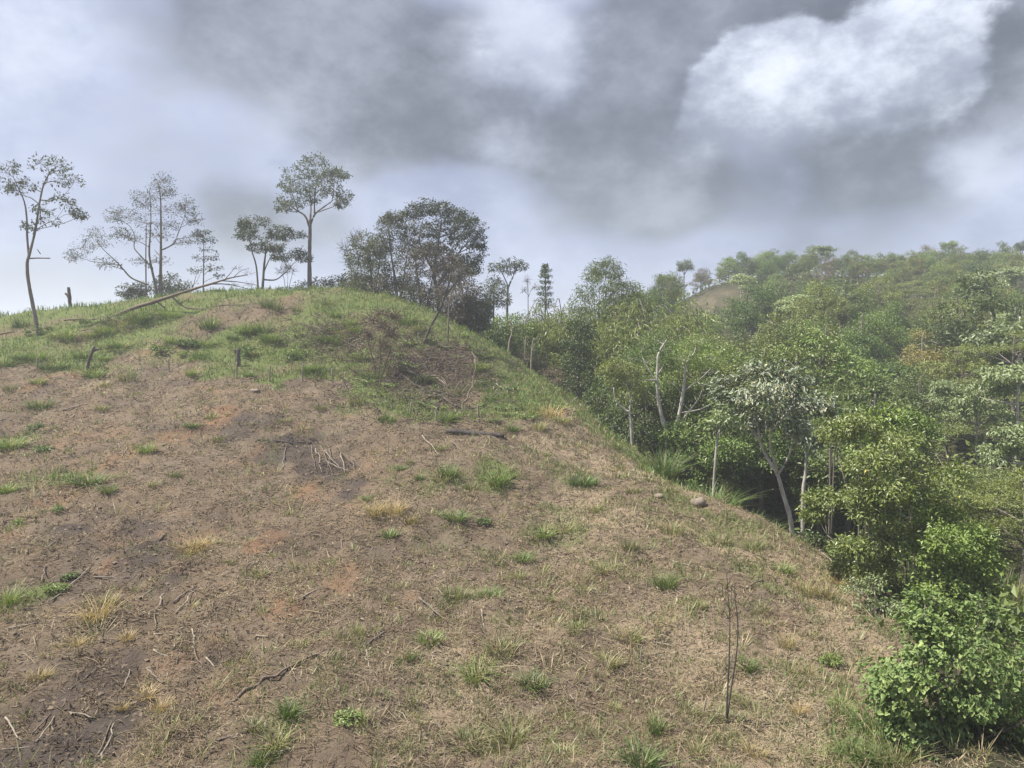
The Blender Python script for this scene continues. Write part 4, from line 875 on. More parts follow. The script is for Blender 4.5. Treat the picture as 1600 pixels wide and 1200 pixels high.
# ------------------------------------------------------------------ forest kinds (each a model that is copied)
def gen_tree(kind, seed, mul=1.0):
    rng = np.random.RandomState(seed)
    cl = []; st = []; bark = 'bark'; mat = kind; shell = 0.4; tw = 0.12; droop = 0.25; spread = 0.16
    if kind in ('mid', 'dark', 'lime', 'olive', 'rust'):
        h = rng.uniform(5.5, 7.5); lean = rng.randn(2) * 0.4
        st = [([(0, 0, -0.8), (0.05, 0, h * 0.3), (lean[0] * 0.6, lean[1] * 0.6, h * 0.55), (lean[0], lean[1], h * 0.8)], 0.15, 0.04)]
        for k in range(rng.randint(15, 20)):
            a = rng.rand() * 6.283; rr = math.sqrt(rng.rand()) * 2.1; zz = h * (0.88 - 0.07 * rr ** 1.6) - rng.rand() * h * 0.42
            r = rng.uniform(0.6, 1.1)
            cl.append(((math.cos(a) * rr + lean[0], math.sin(a) * rr + lean[1], zz), (r, r, r * rng.uniform(0.5, 0.75))))
        L, W, nt, nl = 0.165, 0.08, 40, 14
    elif kind == 'flat':
        h = rng.uniform(5, 6.5); mat = 'olive'
        st = [([(0, 0, -0.8), (0.2, 0.1, h * 0.4), (0.1, 0.2, h * 0.9)], 0.14, 0.04)]
        for k in range(15):
            a = rng.rand() * 6.283; rr = math.sqrt(rng.rand()) * 2.9; zz = h * rng.choice([0.38, 0.52, 0.66, 0.8, 0.93]) + rng.randn() * 0.12 - 0.1 * rr
            r = rng.uniform(0.9, 1.5); cl.append(((math.cos(a) * rr, math.sin(a) * rr, zz), (r, r, 0.16)))
        L, W, nt, nl = 0.13, 0.05, 80, 10; droop = 0.05; spread = 0.1; shell = 0.15
    elif kind == 'umbrella':
        h = rng.uniform(7.5, 9); mat = 'dark' if seed % 2 else 'mid'
        st = [([(0, 0, -0.8), (0.1, 0, h * 0.35), (0.0, 0.1, h * 0.7)], 0.14, 0.07)]
        for k in range(4):
            a = k * 1.57 + rng.rand(); st.append(([(0, 0.1, h * 0.62), (math.cos(a) * 0.7, math.sin(a) * 0.7, h * 0.76), (math.cos(a) * 1.4, math.sin(a) * 1.4, h * 0.86)], 0.06, 0.02))
        for k in range(13):
            a = rng.rand() * 6.283; rr = math.sqrt(rng.rand()) * 1.5; r = rng.uniform(0.6, 0.95)
            cl.append(((math.cos(a) * rr, math.sin(a) * rr, h * 0.86 - 0.2 * rr ** 1.5 + rng.randn() * 0.5), (r * 0.9, r * 0.9, r * 0.75)))
        L, W, nt, nl = 0.17, 0.085, 42, 13
    elif kind == 'feather':
        h = rng.uniform(5, 6.5); mat = 'bamboo'
        for k in range(7):
            a = rng.rand() * 6.283; q = rng.uniform(0.5, 1.6)
            st.append(([(0.2 * math.cos(a), 0.2 * math.sin(a), -0.8), (0.4 * math.cos(a) * q, 0.4 * math.sin(a) * q, h * 0.5), (math.cos(a) * q, math.sin(a) * q, h * rng.uniform(0.8, 1.0)), (math.cos(a) * q * 1.7, math.sin(a) * q * 1.7, h * rng.uniform(0.75, 0.95))], 0.04, 0.01))
        for k in range(17):
            a = rng.rand() * 6.283; rr = math.sqrt(rng.rand()) * 1.7; r = rng.uniform(0.6, 0.9)
            cl.append(((math.cos(a) * rr, math.sin(a) * rr, h * rng.uniform(0.35, 0.95)), (r * 0.8, r * 0.8, r)))
        L, W, nt, nl = 0.26, 0.045, 44, 13; droop = 0.6; spread = 0.2
    elif kind == 'brown':
        h = rng.uniform(4, 5.5)
        for k in range(4):
            a = rng.rand() * 6.283; st.append(([(0.1 * math.cos(a), 0.1 * math.sin(a), -0.8), (0.4 * math.cos(a), 0.4 * math.sin(a), h * 0.5), (math.cos(a), math.sin(a), h * 0.9)], 0.05, 0.012))
        for k in range(12):
            a = rng.rand() * 6.283; rr = math.sqrt(rng.rand()) * 1.5; r = rng.uniform(0.6, 0.9); cl.append(((math.cos(a) * rr, math.sin(a) * rr, h * rng.uniform(0.45, 0.95)), (r, r, r * 0.8)))
        L, W, nt, nl = 0.13, 0.06, 36, 7; tw = 0.7; bark = 'deadb'
    elif kind == 'big':
        h = rng.uniform(5.5, 7); mat = 'pale'; bark = 'barkp'
        st = [([(0, 0, -0.8), (0.1, 0, h * 0.5), (0, 0.1, h * 0.9)], 0.1, 0.04)]
        for k in range(16):
            a = rng.rand() * 6.283; rr = math.sqrt(rng.rand()) * 2.1; r = rng.uniform(0.5, 0.8); cl.append(((math.cos(a) * rr, math.sin(a) * rr, h * 0.95 - 0.2 * rr - rng.rand() * 1.6), (r, r, r * 0.3)))
        L, W, nt, nl = 0.25, 0.11, 26, 12; droop = 0.45; spread = 0.16
    elif kind == 'bush':
        h = 2.2; mat = 'mid'
        st = [([(0, 0, -0.5), (0.1, 0, 0.8), (0.1, 0.1, 1.4)], 0.05, 0.02)]
        for k in range(8):
            a = rng.rand() * 6.283; rr = math.sqrt(rng.rand()) * 1.0; r = rng.uniform(0.5, 0.8); cl.append(((math.cos(a) * rr, math.sin(a) * rr, rng.uniform(0.5, 1.7)), (r, r, r * 0.7)))
        L, W, nt, nl = 0.2, 0.1, 34, 8
    if mul != 1.0:                                    # a taller individual: bigger limbs and crown, leaves of the same size, more of them
        cl = [(np.array(c_) * mul, np.array(r_) * mul * 0.8) for c_, r_ in cl] + [(np.array(c_) * mul + rng.randn(3) * 0.8, np.array(r_) * mul * 0.7) for c_, r_ in cl[::2]]
        st = [([np.array(p) * mul for p in q[0]], q[1] * 1.3, q[2] * 1.3) for q in st]; h *= mul; nt = int(nt * mul * 1.15)
    V, Q, var, T, C = foliage(rng, cl, nt, nl, L, W, spread, droop, shell)
    t = tube_tree(rng, st, connect(rng, st, cl, 0.05) + twig_lines(rng, T, C, tw, 0.012))
    return t.mesh('trunk', M[bark]), mesh_np('crown', V, Q, M[mat], {'var': var}), h
KN = dict(mid=('round_tree', 'mid green round-crowned tree', 'tree', 3), dark=('evergreen_tree', 'dark green dense tree', 'tree', 3), lime=('bright_tree', 'bright light green leafy tree', 'tree', 1), olive=('olive_tree', 'olive green full-crowned tree', 'tree', 2),
          rust=('rusty_tree', 'rusty yellow flat-spreading tree', 'tree', 1), flat=('layered_tree', 'olive tree with flat layered boughs', 'tree', 2), umbrella=('umbrella_tree', 'long-trunked umbrella-crowned tree', 'tree', 2), feather=('bamboo_thicket', 'feathery yellow-green bamboo thicket', 'bamboo', 2),
          brown=('brown_tree', 'brown half-bare twiggy tree', 'tree', 2), big=('pale_leaved_tree', 'pale big-leaved tree', 'tree', 2), bush=('undergrowth_bush', 'low mid green bush', 'bush', 2))
MODELS = {}
for i_, (k_, v_) in enumerate(KN.items()):
    MODELS[k_] = [gen_tree(k_, 900 + i_ * 10 + j_) for j_ in range(v_[3])]
for k_ in ('mid', 'dark', 'olive', 'brown', 'big'):
    MODELS[k_ + '_tall'] = [gen_tree(k_, 990 + len(k_), 1.75)]
FOREST = []
_fr = np.random.RandomState(77)
def plant(kind, x, y, s=1.0, band=None):
    FOREST.append([kind, float(x), float(y), float(s), band])
def plant_px(kind, u, Y, top=None, band=None, s=None):
    """a tree of that kind at that distance, scaled so that its top reaches the given photo row"""
    x = (u - CX) / F * Y; z = float(gz(x, Y)); h = MODELS[kind][0][2]
    if s is None:
        zt = at(u, top, Y)[2]; s = (zt - z) / h
        if s > 1.35 and kind + '_tall' in MODELS: kind += '_tall'; s = (zt - z) / MODELS[kind][0][2]
    FOREST.append([kind, float(x), float(Y), float(s), band])
# trees that can be named from the photograph
SK = 'skyline'
for kind, u, Y, top in [('brown', 1085, 114, 436), ('brown', 1105, 115, 432), ('brown', 1125, 115, 430), ('brown', 1145, 114, 434), ('umbrella', 1068, 118, 402), ('umbrella', 1036, 112, 428), ('dark', 1010, 104, 444), ('mid', 990, 98, 452), ('dark', 1100, 124, 418), ('dark', 1122, 124, 414), ('mid', 1146, 124, 408), ('dark', 1165, 126, 402), ('dark', 1190, 126, 404), ('dark', 1213, 126, 394), ('dark', 1235, 126, 404), ('mid', 1262, 124, 396), ('dark', 1288, 124, 404),
                        ('mid', 1312, 126, 402), ('dark', 1336, 126, 412), ('mid', 1356, 128, 418), ('mid', 1378, 128, 402), ('mid', 1400, 128, 402), ('dark', 1424, 128, 396), ('brown', 1448, 128, 384), ('umbrella', 1478, 126, 376), ('mid', 1462, 128, 392), ('brown', 1500, 126, 398), ('dark', 1530, 122, 380), ('dark', 1550, 122, 384), ('umbrella', 1590, 122, 374), ('mid', 1572, 124, 398), ('mid', 1620, 122, 390), ('dark', 1650, 122, 392)]:
    plant_px(kind, u, Y, top, SK)
for kind, u, Y, top in [('big', 1530, 36, 582), ('big', 1590, 34, 560), ('big', 1480, 38, 590), ('big', 1610, 29, 655), ('flat', 1570, 24.5, 742), ('flat', 1610, 22, 725), ('flat', 1530, 27, 715), ('flat', 1620, 26, 760), ('flat', 1480, 31, 650), ('rust', 1440, 52, 498), ('olive', 1500, 47, 520), ('olive', 1440, 40, 575), ('flat', 1590, 40, 500), ('big', 1590, 46, 440), ('dark', 1570, 50, 445), ('dark', 1375, 38, 575), ('dark', 1340, 42, 560),
                        ('olive', 1250, 43, 505), ('mid', 1290, 44, 500), ('olive', 1235, 48, 470), ('mid', 1310, 47, 465), ('dark', 1170, 45, 490), ('dark', 1195, 42, 520), ('mid', 1110, 44, 490), ('olive', 1075, 46, 480), ('mid', 1040, 46, 490), ('feather', 985, 50, 478), ('feather', 1020, 52, 470), ('olive', 1100, 40, 525), ('dark', 1120, 37, 580), ('dark', 1000, 40, 560), ('dark', 960, 43, 560), ('dark', 1090, 39, 590), ('dark', 1165, 39, 580), ('dark', 1212, 39, 575), ('dark', 1262, 39, 590), ('dark', 1305, 36, 610), ('dark', 1135, 40, 585), ('dark', 1020, 37, 620), ('mid', 1190, 36, 560), ('dark', 1240, 37, 560), ('dark', 1285, 36, 600), ('dark', 1330, 34, 620)]:
    plant_px(kind, u, Y, top, 'front')
for kind, u, Y, top in [('mid', 760, 58, 500), ('dark', 785, 60, 478), ('olive', 812, 60, 486), ('mid', 835, 63, 474), ('dark', 858, 62, 470), ('feather', 845, 56, 505), ('feather', 875, 55, 498), ('brown', 842, 52, 558), ('olive', 800, 54, 520), ('brown', 815, 50, 550), ('mid', 880, 64, 478), ('olive', 905, 62, 470), ('feather', 970, 60, 452), ('brown', 865, 49, 575), ('mid', 780, 54, 510), ('dark', 752, 56, 472), ('mid', 768, 57, 480), ('mid', 800, 58, 478), ('olive', 822, 58, 480), ('feather', 890, 58, 464), ('mid', 925, 60, 470), ('mid', 870, 58, 486)]:
    plant_px(kind, u, Y, top, 'saddle')
# the rest of the wood on the far hill
_pts = [(f[1], f[2], 2.0) for f in FOREST]
_cl = [(1110, 470, 7.0), (1085, 478, 6.0), (1190, 488, 5.0)]
_clear = []
for u, v, r in _cl:
    Yc = 105 if v < 480 else 88
    _clear.append(((u - CX) / F * Yc, Yc, r))
for _t in range(9000):
    Y = 46 + (126 - 46) * _fr.rand() ** 0.85; u = _fr.uniform(890, 1680); x = (u - CX) / F * Y
    if edge(x, Y) < 4.5 or gz(x, Y) < -7.5: continue
    if any((x - a) ** 2 + (Y - b) ** 2 * 0.5 < r * r for a, b, r in _clear): continue
    d = 3.4 + 0.8 * noise2(np.array(x / 9), np.array(Y / 9))
    if any((x - a) ** 2 + (Y - b) ** 2 < max(d, q) ** 2 for a, b, q in _pts): continue
    if u < 960 and Y > 75: continue
    if 1055 < u < 1150 and 66 < Y < 106 and at(u, 480, Y)[2] < gz(x, Y) + 5.6: continue
    n_ = float(noise2(np.array(x / 13 + 5), np.array(Y / 13)))
    if Y > 108: pool = ['mid', 'dark', 'mid', 'dark', 'brown', 'olive']
    elif u < 1130: pool = ['feather', 'mid', 'olive', 'feather', 'lime', 'mid']
    elif u > 1400: pool = ['olive', 'flat', 'olive', 'mid', 'rust', 'big'] if n_ > -0.1 else ['flat', 'olive', 'dark', 'mid']
    else: pool = ['mid', 'olive', 'dark', 'mid', 'olive', 'brown'] if n_ > 0 else ['dark', 'mid', 'mid', 'olive', 'big']
    k = pool[_fr.randint(len(pool))]
    band = 'upper' if Y > 92 else ('middle' if Y > 66 else 'lower')
    _pts.append((x, Y, 0)); plant(k, x, Y, _fr.uniform(0.68, 1.0) * (0.8 if Y > 92 else 0.95), band)
BN = dict(skyline='on the far skyline', front='along the ravine', saddle='in the saddle', lower='low on the far hill', middle='halfway up the far hill', upper='high on the far hill')
from collections import defaultdict
_grp = defaultdict(list)
for f in FOREST: _grp[(f[4], f[0])].append(f)
for (band, kind), fs in _grp.items():
    fs.sort(key=lambda f: f[1] / f[2])
    nm, look, cat, _ = KN[kind.replace('_tall', '')]
    if kind.endswith('_tall'): look = 'tall ' + look
    for i, (k, x, y, s, b) in enumerate(fs):
        pos = 'the only one there' if len(fs) == 1 else nth(i, len(fs))
        tm, cm, h = MODELS[kind][i % len(MODELS[kind])]
        r = thing(nm, '%s %s, %s' % (look, BN[band], pos), cat, (x, y, float(gz(x, y))), 'wood on the far hill' if band != 'saddle' else SG, _fr.rand() * 6.283, s)
        r.scale = (s * _fr.uniform(0.9, 1.15), s * _fr.uniform(0.9, 1.15), s)
        obj('trunk', tm, r); obj('crown', cm, r)

# ------------------------------------------------------------------ fallen leaning trunk and dead wood on the crest
hero('fallen_tree', 'long fallen dead tree propped across the crest, bare twigs at its raised end', (157, 498),
     [([(157, 497), (200, 485), (250, 469), (290, 456), (330, 444), (360, 435), (388, 430)], 0.15, 0.02),
      ([(330, 444), (360, 445), (395, 454)], 0.045, 0.01), ([(345, 439), (372, 441), (402, 446)], 0.04, 0.01), ([(352, 437), (364, 426), (374, 416)], 0.03, 0.008), ([(268, 463), (290, 480), (320, 483), (345, 485), (368, 492)], 0.06, 0.015),
      ([(245, 471), (254, 479), (262, 488)], 0.06, 0.02), ([(282, 474), (292, 468), (296, 462)], 0.03, 0.01), ([(365, 434), (378, 424), (392, 420)], 0.025, 0.008), ([(300, 452), (301, 447), (306, 440), (311, 428)], 0.02, 0.01)],
     [(385, 428, 16, 8), (395, 446, 14, 7), (372, 420, 10, 7), (365, 446, 12, 6)], Y=None, cat='dead tree', leafy=False, ntip=26, twig=1.0, bark='deadb', seed=101, depth=0.6, limb=0.02)
def stick(name, label, pts, r0, r1, mat, cat='stick', group=None, lift=0.0, forks=(), seed=0, snap=True):
    """a bent piece of dead wood lying on (or standing out of) the ground, points given where the photo shows them"""
    rng = np.random.RandomState(seed + 3000)
    W_ = []
    for q in pts:
        if len(q) == 2: p = hit(q[0], q[1])
        else: p = at(q[0], q[1], q[2])
        W_.append(p)
    W_ = np.array(W_)
    if snap: W_[:, 2] = np.maximum(W_[:, 2], gz(W_[:, 0], W_[:, 1])) + r0 * 0.6 + lift
    b = W_[0].copy()
    t = Tubes(); L = smooth_line(W_ - b, 4 if len(W_) > 2 else 6, 0.0)
    L[1:-1] += rng.randn(len(L) - 2, 3) * np.array([0.03, 0.03, 0.012]) * min(1.0, np.linalg.norm(W_[-1] - b) / 1.5)
    t.add(L, np.linspace(r0, r1, len(L)), 6, 0.08, rng)
    o = obj(name, t.mesh(name, M[mat]), None, b)
    for f in forks:
        k = int(f[0] * (len(L) - 1)); d = np.array(f[1])
        tt = Tubes(); l2 = smooth_line([L[k], L[k] + d * 0.5 + rng.randn(3) * 0.05, L[k] + d], 3); tt.add(l2, np.linspace(r0 * 0.6, r1 * 0.6, len(l2)), 5)
        obj('branch', tt.mesh('branch', M[mat]), o)
    return tag(o, label, cat, group)
FS = 'sticks and branches lying on the slope'
stick('dark_log', 'thick dark charred log lying across the slope below the slash heap', [(697, 677), (730, 680), (788, 685)], 0.12, 0.10, 'char', 'log')
stick('dead_branch', 'long dead branch running diagonally across the lower left slope', [(350, 1102), (395, 1075), (440, 1052), (511, 1017)], 0.03, 0.018, 'deadb', 'branch', forks=[(0.4, (0.3, 0.25, 0.1)), (0.7, (-0.1, 0.3, 0.08))])
stick('dead_branch', 'dark burnt branch across the upper burn patch', [(402, 688), (445, 692), (487, 694)], 0.035, 0.02, 'char', 'branch', forks=[(0.6, (0.1, 0.4, 0.12))])
stick('forked_log', 'bleached upright forked log at the foot of the slash heap', [(712, 656), (720, 640, 33.2), (730, 620, 33.6), (738, 603, 34), (741, 580, 34.5), (743, 556, 35)], 0.05, 0.02, 'deadb', 'log', snap=False, forks=[(0.2, (-0.35, 0.1, 0.5)), (0.55, (0.2, 0.2, 0.35)), (0.75, (-0.25, 0.1, 0.5))])
stick('fallen_limb', 'long dark limb sloping down the slash heap to the forked log', [(622, 588), (655, 612), (690, 627), (718, 644)], 0.045, 0.035, 'barkd', 'branch', lift=0.15, forks=[(0.3, (0.2, -0.2, 0.5)), (0.6, (0.4, 0.2, 0.4))])
SL = [  # dead wood in the slash heap: column, row of both ends, radius, material, look
    (612, 550, 623, 576, .035, 'deadw', 'pale upright splinter at the left of the slash heap'), (672, 583, 698, 606, .045, 'deadw', 'pale split log in the middle of the slash heap'),
    (689, 590, 699, 606, .04, 'deadw', 'short pale chunk beside the pale split log'), (635, 566, 668, 579, .05, 'deadb', 'brown branch across the upper slash heap'),
    (738, 550, 743, 572, .035, 'deadw', 'pale broken stake above the forked log'), (771, 612, 778, 594, .04, 'deadw', 'short pale post right of the slash heap'),
    (775, 602, 794, 616, .03, 'deadw', 'pale stick leaning by the short pale post'), (806, 598, 810, 613, .03, 'deadw', 'small pale upright stick on the green shoulder'),
    (660, 600, 690, 618, .035, 'deadb', 'brown branch under the pale split log'), (640, 552, 652, 566, .03, 'deadw', 'thin pale branch near the dead reddish bush'),
    (700, 575, 735, 590, .035, 'deadb', 'brown branch above the forked log'), (750, 590, 768, 580, .03, 'deadb', 'brown stick at the right edge of the slash heap'),
    (692, 625, 668, 640, .03, 'deadw', 'pale stick at the foot of the slash heap'), (842, 600, 850, 612, .03, 'deadw', 'pale forked stick on the outer shoulder'), (893, 655, 897, 640, .03, 'deadw', 'pale stick near the shoulder rim')]
for i, (u1, v1, u2, v2, r, m_, lab) in enumerate(SL):
    stick('dead_branch', lab, [(u1, v1), (u2, v2)], r, r * 0.7, m_, 'branch', 'slash heap on the cut slope', lift=0.05, seed=i)
rngb = np.random.RandomState(9)
_cb = sorted([(float(rngb.normal(672, 42)), float(rngb.normal(588, 24))) for _k in range(26)])
for i, (u, v) in enumerate(_cb):
    a = hit(u, v + max(0, (u - 640) * 0.2)); q = rngb.uniform(0, 3.14); ln = rngb.uniform(0.8, 2.0)
    d = np.array([math.cos(q) * ln, math.sin(q) * ln * 0.6, 0.0]); e_ = a + d; e_[2] = float(gz(e_[0], e_[1])) + rngb.uniform(0.05, 0.55)
    t = Tubes(); L = smooth_line([np.array([0, 0, 0.03]), (e_ - a) * 0.5 + rngb.randn(3) * 0.12 + np.array([0, 0, 0.1]), e_ - a], 4); t.add(L, np.linspace(rngb.uniform(0.03, 0.06), 0.015, len(L)), 6, 0.08, rngb)
    tag(obj('cut_branch', t.mesh('cut_branch', M['barkd' if i % 4 else 'deadb']), None, a), 'dark cut branch in the slash tangle, %s' % nth(i, 26), 'branch', 'slash heap on the cut slope')
for i in range(16):                                   # grey brush heap on the upper slope
    u, v = 488 + i * 5.2 + rngb.randn() * 2, 512 + i * 2.4 + rngb.randn() * 3
    a = hit(u, v); dx = rngb.uniform(-1.6, 1.6); dy = rngb.uniform(-0.6, 1.0)
    t = Tubes(); L = smooth_line([(0, 0, 0.02), (dx * 0.5, dy * 0.5, 0.18 + rngb.rand() * 0.15), (dx, dy, 0.3 + rngb.rand() * 0.3)], 4); t.add(L, np.linspace(0.034, 0.014, len(L)), 5)
    o = obj('brushwood', t.mesh('brushwood', M['deadw' if i % 3 else 'deadb']), None, a)
    tag(o, 'grey cut branch in the brush heap, %s' % nth(i, 16), 'branch', 'grey brush heap')
for i, (u1, v1, u2, v2) in enumerate([(493, 705, 503, 742), (500, 700, 520, 745), (488, 712, 512, 716), (505, 708, 530, 735), (515, 705, 512, 738), (525, 702, 548, 728), (533, 712, 540, 745), (496, 730, 525, 722), (541, 715, 560, 742), (510, 725, 545, 742), (486, 700, 494, 738), (550, 720, 566, 738)]):
    stick('burnt_stick', 'pale stick in the burn patch pile, %s' % nth(i, 12), [(u1, v1), (u2, v2)], 0.018, 0.009, 'deadb' if i % 3 else 'deadw', 'stick', 'stick pile on the burn patch', lift=0.08, seed=40 + i)
STK = [(60, 869, 88, 848), (64, 912, 71, 884), (80, 940, 140, 888), (147, 903, 202, 905), (216, 938, 243, 921), (270, 943, 304, 920), (275, 960, 306, 922), (243, 985, 241, 962), (256, 930, 242, 960), (372, 873, 400, 896), (248, 846, 265, 828),
       (240, 1018, 278, 1040), (260, 1012, 285, 1020), (276, 1037, 285, 1016), (300, 1012, 316, 1045), (322, 1031, 335, 1044), (192, 1077, 203, 1050), (230, 1050, 256, 1070), (110, 1080, 150, 1050), (95, 1114, 150, 1127), (57, 1163, 85, 1125), (50, 1150, 80, 1118), (8, 1125, 35, 1160), (3, 1175, 150, 1160),
       (300, 985, 305, 1010), (240, 992, 316, 990), (316, 978, 350, 998), (400, 995, 420, 998), (97, 642, 137, 632), (185, 695, 195, 720), (190, 715, 198, 700), (1050, 879, 1085, 887), (928, 921, 950, 936), (948, 918, 951, 936), (660, 682, 687, 713), (705, 690, 720, 706), (440, 735, 447, 700),
       (780, 870, 830, 910), (752, 955, 757, 985), (655, 935, 700, 975), (572, 1018, 580, 1055), (525, 1060, 530, 1085), (600, 990, 570, 1012), (460, 940, 500, 920), (1190, 905, 1160, 925), (1215, 890, 1240, 900), (990, 1020, 1010, 1050), (1280, 860, 1300, 880), (820, 1050, 860, 1075), (890, 1090, 915, 1120), (560, 1170, 590, 1195), (860, 1160, 890, 1190), (1010, 1180, 1050, 1195), (700, 1030, 680, 1060), (30, 1040, 80, 1020), (10, 985, 60, 975), (340, 1160, 380, 1150), (420, 1180, 470, 1170), (150, 1185, 175, 1130), (160, 1190, 178, 1135)]
def row_of(v):
    return ('along the bottom edge' if v > 1085 else 'low on the slope' if v > 985 else 'on the lower middle slope' if v > 880 else 'on the middle slope' if v > 760 else 'high on the bare slope' if v > 600 else 'on the lower crest grass' if v > 545 else 'on the crest grass' if v > 505 else 'along the crest top')
_rows = defaultdict(list)
for q in STK: _rows[row_of((q[1] + q[3]) / 2)].append(q)
for rw, qs in _rows.items():
    qs.sort(key=lambda q: q[0] + q[2])
    for i, (u1, v1, u2, v2) in enumerate(qs):
        y = hit((u1 + u2) / 2, (v1 + v2) / 2)[1]
        stick('fallen_stick', 'dry stick lying %s, %s of the sticks there' % (rw, nth(i, len(qs))), [(u1, v1), (u2, v2)], 0.010 + 0.0005 * y, 0.006 + 0.0003 * y, ['deadw', 'deadb', 'deadw', 'bark'][i % 4], 'stick', FS, lift=0.01, seed=100 + i)
# logs on the crest
for i, (pts, r, m_, lab) in enumerate([([(100, 501), (150, 499), (205, 502)], .06, 'deadb', 'dark log lying on the crest under the propped dead tree'), ([(85, 526), (120, 518), (145, 515)], .045, 'deadb', 'thin dead branch on the crest right of the slim tree'),
                                       ([(0, 523), (28, 518)], .05, 'deadb', 'short dark log at the far left of the crest'), ([(291, 530), (300, 536), (310, 546)], .04, 'deadw', 'pale curved stick below the propped dead tree'), ([(243, 537), (253, 528)], .035, 'deadw', 'small pale stick on the crest below the two bushes'),
                                       ([(160, 494), (180, 503), (205, 497)], .04, 'deadb', 'bent branch at the butt of the propped dead tree')]):
    stick('fallen_log', lab, pts, r, r * 0.7, m_, 'log', 'dead wood on the crest', seed=60 + i)
# stumps and stakes
def stake(name, label, u, v, htop, r, mat, cat, lean=0.0, group=None, fork=None, Y=None, seed=0):
    b = hit(u, v) if Y is None else at(u, v, Y)
    if Y is not None: b[2] = min(b[2], float(gz(b[0], b[1])))
    s = b[1] / F; h = (v - htop) * s + (at(u, v, b[1])[2] - b[2]); rng = np.random.RandomState(seed + 70)
    t = Tubes(); L = smooth_line([(0, 0, -0.25), (lean * 0.4 * h, 0, h * 0.45), (lean * h, 0.02, h)], 4); t.add(L, np.linspace(r, r * 0.75, len(L)), 7, 0.10, rng)
    root = obj(name, t.mesh(name, M[mat]), None, b)
    if fork:
        t = Tubes(); L = smooth_line([(lean * h * fork[0], 0, h * fork[0]), (lean * h * fork[0] + fork[1] * 0.5, 0.05, h * fork[0] + fork[2] * 0.6), (lean * h * fork[0] + fork[1], 0.05, h * fork[0] + fork[2])], 3); t.add(L, np.linspace(r * 0.7, r * 0.5, len(L)), 6, 0.1, rng)
        obj('prong', t.mesh('prong', M[mat]), root)
    return tag(root, label, cat, group)
stake('tree_stump', 'tall dark broken stump with a side prong on the left crest skyline', 110, 479, 449, 0.13, 'barkd', 'stump', -0.08, fork=(0.4, -0.32, 0.42), seed=1)
stake('tree_stump', 'dark two-pronged stump in the grass above the fence stakes', 372, 572, 545, 0.12, 'barkd', 'stump', 0.05, fork=(0.5, -0.22, 0.4), seed=2)
stake('tree_stump', 'leaning broken stump on the left, below the crest', 134, 582, 541, 0.09, 'barkd', 'stump', 0.35, fork=(0.8, 0.4, 0.15), seed=3)
for i, (u, v, t_) in enumerate([(58, 577, 558), (264, 582, 560), (370, 592, 566), (421, 597, 570), (472, 596, 568), (520, 602, 576), (641, 648, 628), (682, 660, 636), (748, 655, 632), (1134, 1128, 1114)][:9]):
    stake('fence_stake', 'thin weathered stake above the bare slope, %s' % nth(i, 9), u, v, t_, 0.045, 'deadw', 'stake', [0.03, -0.02, 0.0, 0.05, 0.06, -0.04, 0.1, 0.0, -0.06][i], 'fence stakes across the slope', seed=20 + i)
for i, (u, v, t_, l) in enumerate([(1190 - 190, 1040, 1010, .1), (1010, 935, 905, 0.02), (585, 662, 635, 0.3), (857 - 250, 712, 680, 0.02), (1098, 1120, 1090, 0.2)]):
    stake('dead_stalk', 'short dry upright stalk on the slope, %s of five by column' % ORD[[2, 3, 0, 1, 4][i]], u, v, t_, 0.018, 'deadw', 'stalk', l, 'dry upright stalks', seed=40 + i)

def bare_sapling():
    b = hit(1134, 1132); s = b[1] / F; rng = np.random.RandomState(5)
    root = thing('bare_sapling', 'bare two-stemmed sapling standing alone on the lower right slope', 'sapling', b)
    def loc(u, v, dy=0.0): return np.array([(u - 1134) * s, dy, (1132 - v) * s])
    for k, (pts, r) in enumerate([([(1134, 1142), (1136, 1080), (1138, 1020), (1138, 960), (1134, 915), (1132, 885)], .017), ([(1135, 1140), (1142, 1080), (1150, 1020), (1152, 980), (1150, 950), (1147, 930), (1146, 905)], .016)]):
        t = Tubes(); L = smooth_line([loc(u, v, 0.03 * k) for u, v in pts], 4); t.add(L, np.linspace(r, 0.005, len(L)), 6, 0.05, rng); obj('stem', t.mesh('stem', M['barkd']), root)
    for pts in [[(1138, 955), (1142, 935), (1152, 920)], [(1152, 950), (1165, 930), (1180, 905)], [(1138, 945), (1128, 925), (1124, 905)], [(1150, 955), (1160, 945), (1172, 932)], [(1136, 930), (1142, 910), (1145, 895)], [(1139, 965), (1130, 950), (1122, 940)], [(1133, 915), (1140, 890), (1156, 868)]]:
        t = Tubes(); L = smooth_line([loc(u, v, rng.randn() * 0.05) for u, v in pts], 3); t.add(L, np.linspace(0.007, 0.003, len(L)), 4); obj('twig', t.mesh('twig', M['barkd']), root)
bare_sapling()
def rock(label, u, v, w_, h_, seed):
    b = hit(u, v); s = b[1] / F; rng = np.random.RandomState(seed)
    n, m_ = 12, 8; V = []
    for j in range(m_ + 1):
        ph = math.pi * j / m_
        for i in range(n):
            th = 2 * math.pi * i / n; d = np.array([math.sin(ph) * math.cos(th), math.sin(ph) * math.sin(th), math.cos(ph)])
            k = 1 + 0.28 * float(noise2(np.array(d[0] * 1.7 + seed), np.array(d[1] * 1.7 + d[2] * 2.1))) + 0.05 * rng.randn()
            V.append(d * k * np.array([w_, w_ * 0.9, h_]) * s)
    Q = [(j * n + i, j * n + (i + 1) % n, (j + 1) * n + (i + 1) % n, (j + 1) * n + i) for j in range(m_) for i in range(n)]
    o = obj('rock', mesh_np('rock', V, np.array(Q), M['rock'], smooth=True), None, b + np.array([0, 0, h_ * s * 0.25]))
    tag(o, label, 'rock', 'rocks on the slope rim')
rock('tan boulder on the rim of the slope above the ravine', 1092, 788, 13, 9, 3)
